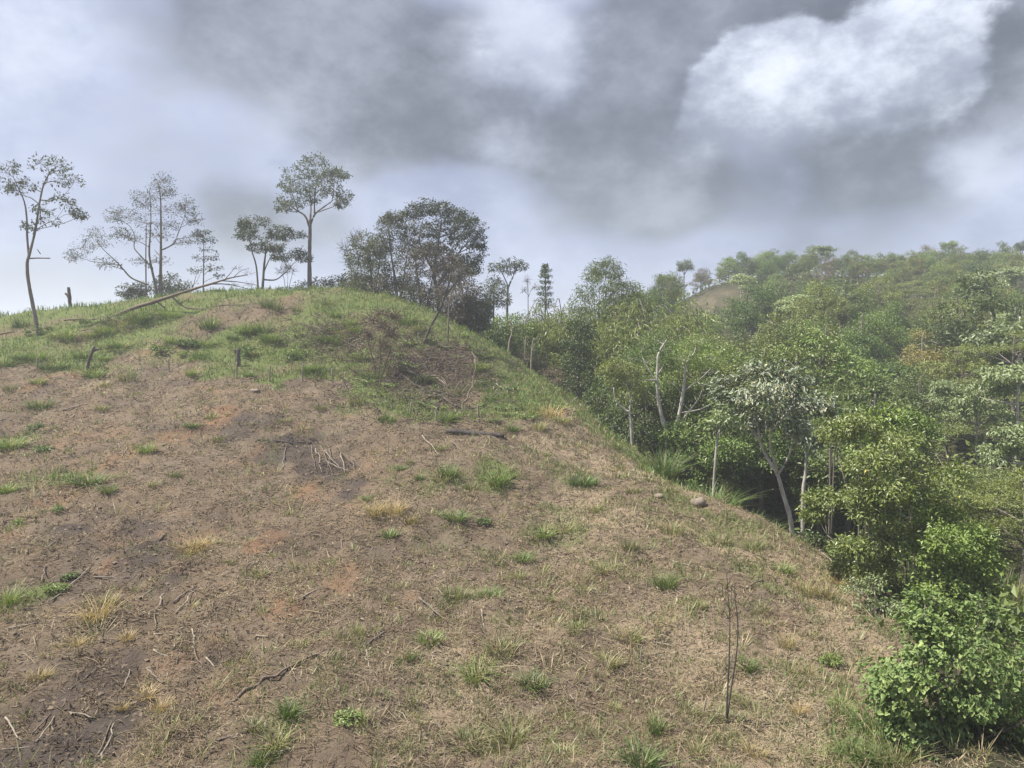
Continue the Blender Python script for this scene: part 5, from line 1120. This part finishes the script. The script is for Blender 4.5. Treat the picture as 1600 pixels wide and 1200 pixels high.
rock('small tan stone left of the rim boulder', 1030, 778, 8, 6, 5)
rock('flat pale stone on the slope rim higher up', 1022, 737, 9, 4, 8)
rock('small grey stone at the edge of the upper bare slope', 398, 612, 8, 3, 12)

# ------------------------------------------------------------------ grass tufts
def blades(rng, n, rad, h, w, lean=0.6, seg=3):
    a = rng.rand(n) * 6.283; rr = np.sqrt(rng.rand(n)) * rad
    B = np.stack([np.cos(a) * rr, np.sin(a) * rr, np.full(n, -0.03)], 1)
    d = np.stack([np.cos(a), np.sin(a), np.zeros(n)], 1) + rng.randn(n, 3) * np.array([0.5, 0.5, 0]); H = h * rng.uniform(0.5, 1.15, n); le = lean * rng.uniform(0.2, 1.3, n)
    S = unit(np.cross(d, [0, 0, 1.0]) + rng.randn(n, 3) * 0.3)
    V = []
    for k in range(seg + 1):
        t = k / seg
        P = B + d * (le * H * t ** 1.8)[:, None]; P[:, 2] += H * (t - 0.35 * np.minimum(le, 1.4) * t * t)
        ww = (w * (1 - t) ** 0.7 + 0.0015)
        V += [P - S * ww * 0.5, P + S * ww * 0.5]
    V = np.stack(V, 1); m_ = 2 * (seg + 1)
    Q = np.array([(2 * k, 2 * k + 1, 2 * k + 3, 2 * k + 2) for k in range(seg)])
    return V.reshape(-1, 3), (Q[None] + (np.arange(n) * m_)[:, None, None]).reshape(-1, 4), np.repeat(rng.rand(n), m_)
def tuft_mesh(kind, seed):
    rng = np.random.RandomState(seed)
    if kind == 'h':                                   # broad-leaved weed
        V, Q, var, T, C = foliage(rng, [((0, 0, 0.22), (0.3, 0.3, 0.22)), ((0.15, 0.1, 0.18), (0.25, 0.25, 0.18)), ((-0.15, 0, 0.2), (0.25, 0.22, 0.2))], 22, 6, 0.12, 0.05, 0.04, 0.1, 0.2)
        return mesh_np('weed', V, Q, M['grasd'], {'var': var})
    mat, n, h, w, le = dict(g=('gras', 170, 0.42, 0.016, 0.75), y=('grasy', 120, 0.36, 0.013, 0.7), d=('grasd', 150, 0.36, 0.016, 0.7), s=('straw', 130, 0.42, 0.011, 0.7))[kind]
    V, Q, var = blades(rng, n, 0.2, h, w, le)
    return mesh_np('tuft', V, Q, M[mat], {'var': var})
TM = {k: [tuft_mesh(k, 7 * i + ord(k)) for i in range(4)] for k in 'gydsh'}
TN = dict(g=('grass_tuft', 'bright green grass tuft', 'grass'), y=('grass_tuft', 'yellowish green grass tuft', 'grass'), d=('grass_tuft', 'dark green grass tuft', 'grass'), s=('straw_tuft', 'straw yellow dry grass tuft', 'grass'), h=('weed', 'low dark green leafy weed', 'weed'))
TUFTS = [(745, 1060, 62, 'g'), (832, 1075, 55, 'g'), (1028, 1145, 48, 'g'), (1000, 1200, 60, 'g'), (672, 1003, 46, 'd'), (540, 1130, 50, 'h'), (560, 1128, 46, 'y'), (785, 1020, 55, 'y'), (800, 1160, 62, 'y'), (728, 1165, 60, 'y'), (712, 935, 46, 'y'), (768, 933, 34, 'g'), (640, 1033, 28, 'g'), (1168, 1048, 46, 'g'), (1158, 1100, 40, 'y'), (1040, 920, 42, 'g'), (1075, 1115, 52, 'y'),
         (815, 875, 36, 'd'), (608, 838, 38, 'd'), (712, 812, 46, 'g'), (757, 820, 26, 'h'), (850, 838, 40, 'd'), (882, 830, 46, 'y'), (780, 757, 46, 'g'), (912, 758, 48, 'd'), (1050, 832, 46, 'y'), (605, 660, 38, 'd'), (698, 658, 34, 'g'), (640, 725, 22, 'y'), (575, 782, 24, 'g'), (655, 750, 24, 'd'), (690, 752, 40, 'y'), (800, 674, 28, 'g'), (686, 704, 32, 'y'),
         (230, 708, 42, 'g'), (65, 638, 38, 'g'), (155, 965, 66, 's'), (170, 945, 40, 'y'), (18, 700, 44, 'g'), (68, 706, 36, 'h'), (12, 945, 44, 'g'), (140, 758, 48, 'g'), (300, 862, 46, 's'), (315, 855, 30, 's'), (560, 632, 34, 'y'), (585, 803, 44, 's'), (615, 803, 44, 's'), (640, 818, 36, 's'), (858, 652, 44, 's'), (875, 660, 36, 'y'), (840, 672, 32, 'y'), (110, 905, 30, 'h'), (88, 925, 34, 'h'),
         (430, 1165, 52, 'y'), (450, 1120, 50, 'g'), (410, 1190, 50, 'g'), (395, 1140, 44, 'y'), (1290, 935, 52, 's'), (1258, 930, 46, 's'), (1310, 915, 36, 's'), (940, 895, 44, 'y'), (985, 858, 42, 'y'), (1120, 1120, 44, 'y'), (1330, 1180, 66, 'g'), (1360, 1195, 66, 'g'), (1300, 1195, 60, 'y'), (1310, 1110, 44, 'g'), (1300, 1040, 40, 'h'), (985, 1000, 40, 'y'), (950, 1040, 44, 'y'), (900, 985, 36, 'y'), (1180, 860, 40, 'y'), (1130, 850, 42, 'y'), (1220, 895, 40, 'g'),
         (700, 745, 36, 'g'), (735, 765, 30, 'y'), (625, 735, 22, 'g'), (960, 700, 30, 'y'), (990, 770, 30, 'y'), (1050, 770, 30, 'y'), (930, 800, 30, 'y'), (810, 905, 30, 'y'), (860, 940, 30, 'y'), (1095, 950, 30, 'y'), (560, 990, 30, 'y'), (470, 1010, 30, 'y'), (405, 900, 30, 'y'), (360, 880, 24, 'y'), (200, 1000, 30, 's'), (120, 1010, 34, 's'), (60, 1060, 36, 's'), (250, 1110, 36, 's'), (230, 1090, 34, 's'), (190, 1110, 30, 's'),
         (640, 1100, 34, 'y'), (600, 1090, 30, 'y'), (880, 1180, 44, 'y'), (920, 1150, 36, 'y'), (960, 1110, 36, 'y'), (1090, 1180, 46, 'y'), (1180, 1180, 46, 's'), (1250, 1120, 44, 's'), (1260, 1060, 40, 's'), (1230, 1010, 34, 's'), (275, 745, 24, 'y'), (340, 690, 26, 'y'), (90, 800, 26, 'h'), (30, 820, 30, 'h'), (10, 770, 34, 'g'), (170, 770, 24, 'g'), (240, 760, 24, 'y'), (55, 670, 26, 'h'), (440, 660, 22, 'y'), (500, 640, 22, 'y'), (300, 668, 26, 'g'), (330, 655, 24, 'y'), (160, 640, 26, 'y'), (15, 610, 30, 'y')]
_cr = np.random.RandomState(44)
for _i in range(70):                                   # tussocks over the grassy crest and rim
    _u = _cr.uniform(0, 760); _v = _cr.uniform(474, 590) + max(0, (_u - 560) * 0.28) + max(0, 35 - _u * 0.12)
    TUFTS.append((_u, _v, _cr.uniform(20, 44), 'ggdgyh'[_cr.randint(6)]))
_rows = defaultdict(list)
for q in TUFTS: _rows[(row_of(q[1]), q[3])].append(q)
_tr = np.random.RandomState(4)
for (rw, k), qs in _rows.items():
    qs.sort(key=lambda q: q[0]); nm, look, cat = TN[k]
    for i, (u, v, wpx, _) in enumerate(qs):
        b = hit(u, v); s = wpx * b[1] / F / (0.60 if k != 'h' else 1.0)
        o = obj(nm, TM[k][_tr.randint(4)], None, b); o.rotation_euler = (0, 0, _tr.rand() * 6.28); o.scale = (s * _tr.uniform(0.8, 1.35), s * _tr.uniform(0.8, 1.35), s * _tr.uniform(0.55, 1.0))
        tag(o, '%s %s, %s' % (look, rw, nth(i, len(qs)) if len(qs) > 1 else 'the only one there'), cat, 'grass tufts dotted over the slope')
def long_grass(label, base, Y, n, rad, h, w, le, mat, seed, name='long_grass'):
    b = hit(*base) if Y is None else at(base[0], base[1], Y)
    b[2] = float(gz(b[0], b[1]))
    V, Q, var = blades(np.random.RandomState(seed), n, rad, h, w, le, 5)
    tag(obj(name, mesh_np(name, V, Q, M[mat], {'var': var}), None, b), label, 'grass', 'tall grass clumps')
long_grass('upright long green grass blades poking up at the bottom edge, left of centre', (588, 1200), 9.6, 12, 0.07, 1.05, 0.03, 0.12, 'grasd', 1)
long_grass('low sprig of long green blades at the bottom edge, centre', (720, 1200), 9.8, 7, 0.05, 0.62, 0.02, 0.2, 'grasd', 2)
long_grass('big arching cane grass clump on the rim below the white-barked trees', (1035, 748), 31.5, 420, 0.55, 1.5, 0.03, 0.75, 'gras', 3)
long_grass('broad cane grass clump at the ravine lip left of the silver tree', (1110, 792), 28.0, 380, 0.7, 1.3, 0.03, 0.8, 'gras', 4)
long_grass('leafy cane grass clump deeper in the hollow beside the silver trunk', (1160, 810), 27.5, 380, 0.8, 1.3, 0.03, 0.8, 'gras', 5)
long_grass('green grass clump at the left foot of the broad-leaved bush', (1372, 1150), None, 170, 0.32, 0.5, 0.014, 0.7, 'gras', 7)
long_grass('yellowing grass clump at the bottom edge under the broad-leaved bush', (1400, 1195), None, 170, 0.32, 0.5, 0.014, 0.7, 'grasy', 8)
long_grass('pale feathery grass clump at the right edge below the layered tree', (1565, 925), 20.5, 240, 0.5, 1.0, 0.02, 0.5, 'grasy', 6)

# ferns and herbs on the cut slope
def fern_mesh(seed):
    rng = np.random.RandomState(seed); P, A, N, L, W = [], [], [], [], []
    for f in range(8):
        a = f * 0.785 + rng.rand() * 0.6; ln = rng.uniform(0.5, 1.05); up = rng.uniform(0.5, 1.1); d = np.array([math.cos(a), math.sin(a), 0]); s_ = np.array([-d[1], d[0], 0])
        def fp(t): return d * ln * (0.75 * t + 0.25 * t * t) + np.array([0, 0, ln * up * (t - 0.55 * t * t)])
        for t in np.linspace(0.2, 1, 11):
            for sg in (-1, 1):
                P.append(fp(t)); A.append(s_ * sg + d * rng.uniform(0.2, 0.7) + np.array([0, 0, rng.uniform(-0.5, 0.1)])); N.append(np.array([0, 0, 1.0]) + rng.randn(3) * 0.3); L.append(0.22 * (1.1 - t) + 0.05); W.append(L[-1] * 0.28)
        for q in range(4):                             # the frond's rib, rooted in the crown of the plant
            p0, p1 = fp(q / 4), fp((q + 1) / 4)
            P.append(p0 - (p1 - p0) * 0.3); A.append(p1 - p0); N.append(s_ + np.array([0, 0, 1.0])); L.append(1.5 * np.linalg.norm(p1 - p0)); W.append(0.02)
    L = np.array(L); V, Q = leaf_quads(np.array(P), np.array(A), np.array(N), L, np.array(W))
    return mesh_np('fern', V, Q, M['fern'], {'var': np.repeat(rng.rand(len(L)), 4)})
FM = [fern_mesh(k) for k in range(4)]
FP = [(505, 560), (520, 548), (548, 575), (560, 555), (575, 600), (610, 605), (625, 560), (640, 540), (655, 545), (670, 535), (700, 545), (715, 560), (730, 545), (752, 600), (765, 625), (780, 640), (795, 650), (770, 660), (810, 640), (825, 655), (745, 575), (760, 560), (785, 590), (800, 610), (690, 640), (665, 635), (645, 620), (480, 540), (465, 525), (540, 530), (600, 575), (850, 625), (870, 640), (590, 620)]
FP.sort()
for i, (u, v) in enumerate(FP):
    b = hit(u, v); o = obj('fern', FM[i % 4], None, b); s = _tr.uniform(0.5, 0.95); o.scale = (s, s, s); o.rotation_euler = (0, 0, _tr.rand() * 6.28)
    tag(o, 'green fern around the slash heap, %s' % nth(i, len(FP)), 'fern', 'ferns on the cut slope')

# ------------------------------------------------------------------ uncountable cover
def ge(x, y): return gz(x, y)
def polar(rng, n, r0, r1, a0=-46, a1=42):
    r0 *= 0.9
    a = np.radians(rng.uniform(a0, a1, n)); r = r0 * (r1 / r0) ** rng.rand(n)
    return np.sin(a) * r, np.cos(a) * r, r
def slope_dir(x, y):
    return (gz(x + 0.3, y) - gz(x - 0.3, y)) / 0.6, (gz(x, y + 0.3) - gz(x, y - 0.3)) / 0.6
def hx(x, y):                                         # exact ground height
    return hgt(x, y)
def build_litter():
    rng = np.random.RandomState(201); n = 350000
    x, y, r = polar(rng, n, 9.3, 52)
    mk = masks(x, y)
    dens = np.clip(0.5 + 0.9 * fbm(x / 1.1, y / 1.1, 3) + 0.5 * mk['straw'] - 0.7 * mk['burn'] - 0.4 * mk['orange'] - 0.35 * mk['green'], 0.05, 1) * (1 - mk['forest'])
    k = rng.rand(n) < dens; x, y, r = x[k], y[k], r[k]; mk = {q: m_[k] for q, m_ in mk.items()}; n = len(x)
    sx, sy = slope_dir(x, y)
    a = rng.rand(n) * 6.283; L = rng.gamma(2.0, 0.055, n) + 0.04; L *= (1 + r / 60)
    W = (0.004 + 0.0005 * r) * rng.uniform(0.6, 1.4, n)
    d = np.stack([np.cos(a), np.sin(a), sx * np.cos(a) + sy * np.sin(a)], 1)
    up = rng.gamma(1.0, 0.16, n) * (1 + 0.8 * mk['straw']); d[:, 2] += up; d = unit(d)
    S = unit(np.cross(d, np.stack([-sx, -sy, np.ones(n)], 1) + rng.randn(n, 3) * 0.5))
    P = np.stack([x, y, hx(x, y) + 0.006], 1)
    c_ = np.stack([rng.randn(n), rng.randn(n), np.abs(rng.randn(n)) * 0.5], 1) * (L * 0.08)[:, None]
    V = np.stack([P - S * W[:, None] * 0.5, P + S * W[:, None] * 0.5, P + d * (L * 0.55)[:, None] + c_ + S * W[:, None] * 0.45, P + d * (L * 0.55)[:, None] + c_ - S * W[:, None] * 0.45, P + d * L[:, None] - np.array([0, 0, 1]) * (L * up * 0.4)[:, None]], 1)
    i = np.arange(n)[:, None] * 5
    var = np.clip(rng.beta(2.2, 2.0, n) * 0.9 + 0.28 * mk['straw'] - 0.06 - 0.4 * mk['burn'] + 0.1 * fbm(x / 0.8, y / 0.8, 2), 0, 1)
    g = obj('dry_litter', mesh_np('dry_litter', V.reshape(-1, 3), [i + np.array([[0, 1, 2, 3]]), i + np.array([[3, 2, 4]])], M['litter'], {'var': np.repeat(var, 5)}))
    tag(g, 'dead straw and cut grass strewn over the bare slope', 'dry grass', kind='stuff')
build_litter()
def build_crumbs():
    rng = np.random.RandomState(205); n = 225000; x, y, r = polar(rng, n, 13, 54); mk = masks(x, y)
    k = rng.rand(n) < np.clip(0.55 + 0.9 * fbm(x / 0.7 + 4, y / 0.7, 3), 0.03, 1) * (1 - mk['forest']) * (1 - 0.6 * mk['green']); x, y, r = x[k], y[k], r[k]; mk = {q: m_[k] for q, m_ in mk.items()}; n = len(x)
    P_ = np.stack([x, y, hx(x, y) + 0.004], 1); A = unit(rng.randn(n, 3) * np.array([1, 1, 0.45]) + np.array([0, 0, 0.25])); N = np.array([0, 0, 1.0]) + rng.randn(n, 3) * 0.6
    L = (0.03 + 0.0026 * r) * rng.uniform(0.5, 1.6, n); V, Q = leaf_quads(P_, A, N, L, L * rng.uniform(0.15, 0.45, n))
    var = np.clip(0.12 + rng.beta(1.8, 1.9, n) - 0.45 * mk['burn'] + 0.12 * mk['straw'], 0, 1)
    tag(obj('leaf_crumbs', mesh_np('leaf_crumbs', V, Q, M['litter'], {'var': np.repeat(var, 4)})), 'broken dead leaves and chaff over the bare slope', 'dry litter', kind='stuff')
build_crumbs()
def build_slash():
    rng = np.random.RandomState(207); t = Tubes()
    for k in range(4200):
        q = rng.rand()
        u, v, su, sv = (680, 590, 48, 30) if q < 0.6 else ((525, 528, 40, 14) if q < 0.8 else (600, 560, 50, 25))
        b = hit(u + rng.randn() * su, v + rng.randn() * sv) if k % 6 == 0 else b + np.array([rng.randn() * 0.5, rng.randn() * 0.5, 0])
        if edge(b[0], b[1]) > -1.0: continue
        b[2] = float(gz(b[0], b[1])); d = np.array([rng.randn(), rng.randn() * 0.7, abs(rng.randn()) * 0.5]) * 0.45
        t.add([b, b + d * 0.5 + rng.randn(3) * 0.05, b + d], [0.024, 0.018, 0.010], 3)
    tag(obj('slash_twigs', t.mesh('slash_twigs', M['deadb'])), 'tangle of fine cut twigs over the slash heap and brush pile', 'twigs', kind='stuff')
build_slash()
def build_grass(name, label, mat, n, r0, r1, mask, h, w, seed, cluster=0.0, thr=0.0, lean=0.5):
    rng = np.random.RandomState(seed); x, y, r = polar(rng, n, r0, r1)
    m_ = mask(masks(x, y), x, y)
    k = rng.rand(n) < m_; x, y, r = x[k], y[k], r[k]; n = len(x)
    H = h * rng.uniform(0.4, 1.3, n) * (1 + 0.5 * fbm(x / 1.1, y / 1.1, 2)) * (0.55 + 0.45 * sstep(r, 18, 34)); W = (w + 0.0005 * r) * rng.uniform(0.7, 1.3, n)
    a = rng.rand(n) * 6.283; d = np.stack([np.cos(a), np.sin(a), np.zeros(n)], 1); S = unit(np.cross(d, [0, 0, 1.0]) + rng.randn(n, 3) * 0.4)
    P = np.stack([x, y, hx(x, y) - 0.02], 1); le = (H * lean * rng.uniform(0.2, 1.4, n))[:, None]
    m1 = P + d * le * 0.35 + np.array([0, 0, 1]) * (H * 0.6)[:, None]; tip = P + d * le + np.array([0, 0, 1]) * (H * 0.95)[:, None] - np.array([0, 0, 1]) * le * 0.25
    V = np.stack([P - S * W[:, None] * .5, P + S * W[:, None] * .5, m1 + S * W[:, None] * .4, m1 - S * W[:, None] * .4, tip], 1)
    i = np.arange(n)[:, None] * 5
    g = obj(name, mesh_np(name, V.reshape(-1, 3), [i + np.array([[0, 1, 2, 3]]), i + np.array([[3, 2, 4]])], M[mat], {'var': np.repeat(np.clip(rng.rand(n) * 0.85 + 0.2 * fbm(x / 2.5, y / 2.5, 2), 0, 1), 5)}))
    tag(g, label, 'grass', kind='stuff')
build_grass('short_grass', 'short green grass over the crest and rim', 'gras', 360000, 9.5, 64, lambda m_, x, y: np.clip(m_['green'] * 1.5 - 0.35, 0, 1) * np.clip(0.8 + 0.6 * fbm(x / 1.5, y / 1.5, 3), 0, 1), 0.34, 0.009, 211)
build_grass('rim_grass', 'yellowish grass along the rim and scattered over the slope', 'grasy', 300000, 9.5, 60, lambda m_, x, y: np.clip(0.9 * m_['straw'] + 0.8 * m_['green'] + 0.45 * sstep(x + 0.12 * y - 1.0, -3, 4) + 0.10, 0, 1) * sstep(fbm(x / 0.9 + 9, y / 0.9, 3), -0.15, 0.5) * (1 - m_['forest']) * (1 - m_['burn']), 0.26, 0.005, 212)
build_grass('bare_stubble', 'thin dry stubble standing over the bare slope', 'straw', 130000, 9.5, 46, lambda m_, x, y: (0.25 + 0.75 * m_['straw']) * sstep(fbm(x / 1.2 + 3, y / 1.2 + 5, 3), -0.3, 0.6) * (1 - m_['forest']) * (1 - 0.8 * m_['burn']), 0.2, 0.004, 213, lean=0.9)
def build_sprouts():
    rng = np.random.RandomState(241); m_ = 6000; x, y, r = polar(rng, m_, 9.6, 44); mk = masks(x, y)
    k = rng.rand(m_) < np.clip(0.30 + 0.5 * sstep(x, -4, 6) + 0.7 * fbm(x / 2 + 8, y / 2, 3), 0.03, 1) * (1 - mk['forest']) * (1 - mk['burn']); x, y, r = x[k], y[k], r[k]
    c_ = len(x); nb = 13; rad = rng.gamma(2, 0.05, c_) + 0.03; hh = rng.gamma(3, 0.035, c_) + 0.04; tone = rng.rand(c_)
    ci = np.repeat(np.arange(c_), nb); n = len(ci); a = rng.rand(n) * 6.283; q = np.sqrt(rng.rand(n)) * rad[ci]
    px, py = x[ci] + np.cos(a) * q, y[ci] + np.sin(a) * q; H = hh[ci] * rng.uniform(0.5, 1.4, n)
    d = np.stack([np.cos(a), np.sin(a), np.zeros(n)], 1); S = unit(np.cross(d, [0, 0, 1.0]) + rng.randn(n, 3) * 0.5); W = ((0.004 + 0.0006 * r[ci]) * rng.uniform(0.6, 1.6, n))[:, None]
    B = np.stack([px, py, hx(px, py) - 0.01], 1); tip = B + d * (H * rng.uniform(0.3, 1.3, n))[:, None] + np.array([0, 0, 1]) * H[:, None]
    V = np.stack([B, (B + tip) / 2 + S * W * 0.5, tip, (B + tip) / 2 - S * W * 0.5], 1)
    tag(obj('sprouts', mesh_np('sprouts', V.reshape(-1, 3), np.arange(n * 4).reshape(-1, 4), M['grasy'], {'var': np.repeat(np.clip(tone[ci] * 0.75 + rng.rand(n) * 0.25, 0, 1), 4)})), 'tiny yellow-green sprouts speckled over the bare slope', 'grass', kind='stuff')
build_sprouts()
def build_under():
    rng = np.random.RandomState(221); n = 95000
    a = np.radians(rng.uniform(-12, 39, n)); r = 17 * (125 / 17) ** rng.rand(n); x, y = np.sin(a) * r, np.cos(a) * r
    mk = masks(x, y); e = edge(x, y)
    lump = np.clip(0.6 + 0.9 * fbm(x / 2.2 + 2, y / 2.2, 3), 0.05, 1.7)
    k = (rng.rand(n) < mk['forest'] * np.clip(lump, 0.15, 1)) & ~((y > 84) & (np.min([((x - q[0]) ** 2 + (y - q[1]) ** 2 * 0.5) / q[2] ** 2 for q in _clear], axis=0) < 0.8))
    k &= ~((y < 40) & (e > 2.2) & (x < 0.42 * y) & (rng.rand(n) < 0.85))
    x, y, r, lump, e = x[k], y[k], r[k], lump[k], e[k]; n = len(x)
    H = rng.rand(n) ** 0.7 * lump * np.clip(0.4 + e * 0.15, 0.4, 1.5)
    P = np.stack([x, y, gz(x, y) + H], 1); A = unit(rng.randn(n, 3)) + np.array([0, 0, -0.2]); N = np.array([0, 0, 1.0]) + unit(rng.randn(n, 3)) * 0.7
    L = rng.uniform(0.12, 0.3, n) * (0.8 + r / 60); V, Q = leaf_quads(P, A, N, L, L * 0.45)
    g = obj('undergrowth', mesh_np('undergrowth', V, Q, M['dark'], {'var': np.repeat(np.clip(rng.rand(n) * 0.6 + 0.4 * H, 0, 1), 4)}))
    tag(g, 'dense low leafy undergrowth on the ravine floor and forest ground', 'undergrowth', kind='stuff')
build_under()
def build_clods():
    rng = np.random.RandomState(231); n = 6000; x, y, r = polar(rng, n, 9.5, 46); mk = masks(x, y)
    k = rng.rand(n) < (1 - mk['forest']) * (1 - 0.8 * mk['green']) * np.clip(0.5 + 0.8 * fbm(x / 2, y / 2, 2) + 0.4 * mk['burn'], 0.05, 1); x, y, r = x[k], y[k], r[k]; n = len(x)
    o8 = np.array([(1, 0, 0), (0, 1, 0), (-1, 0, 0), (0, -1, 0), (0, 0, 1), (0.7, 0.7, 0.6), (-0.7, 0.7, 0.5), (-0.7, -0.7, 0.6), (0.7, -0.7, 0.5)], float)
    T = np.array([(0, 5, 4), (5, 1, 4), (1, 6, 4), (6, 2, 4), (2, 7, 4), (7, 3, 4), (3, 8, 4), (8, 0, 4)])
    s = np.minimum(rng.gamma(2, 0.009, n) + 0.010, 0.035) * (1 + r / 40)
    V = np.stack([x, y, hx(x, y) - 0.01], 1)[:, None] + o8[None] * (1 + 0.2 * rng.randn(n, 9, 1)) * s[:, None, None] * np.array([1.2, 1.0, 0.8])
    g = obj('soil_clods', mesh_np('soil_clods', V.reshape(-1, 3), (T[None] + (np.arange(n) * 9)[:, None, None]).reshape(-1, 3), M['clod'], smooth=True))
    tag(g, 'crumbled brown soil clods scattered over the bare slope', 'soil', kind='stuff')
M['clod'] = mat_bark('soil_clod', (0.075, 0.055, 0.040), (0.15, 0.112, 0.082), 5)
build_clods()
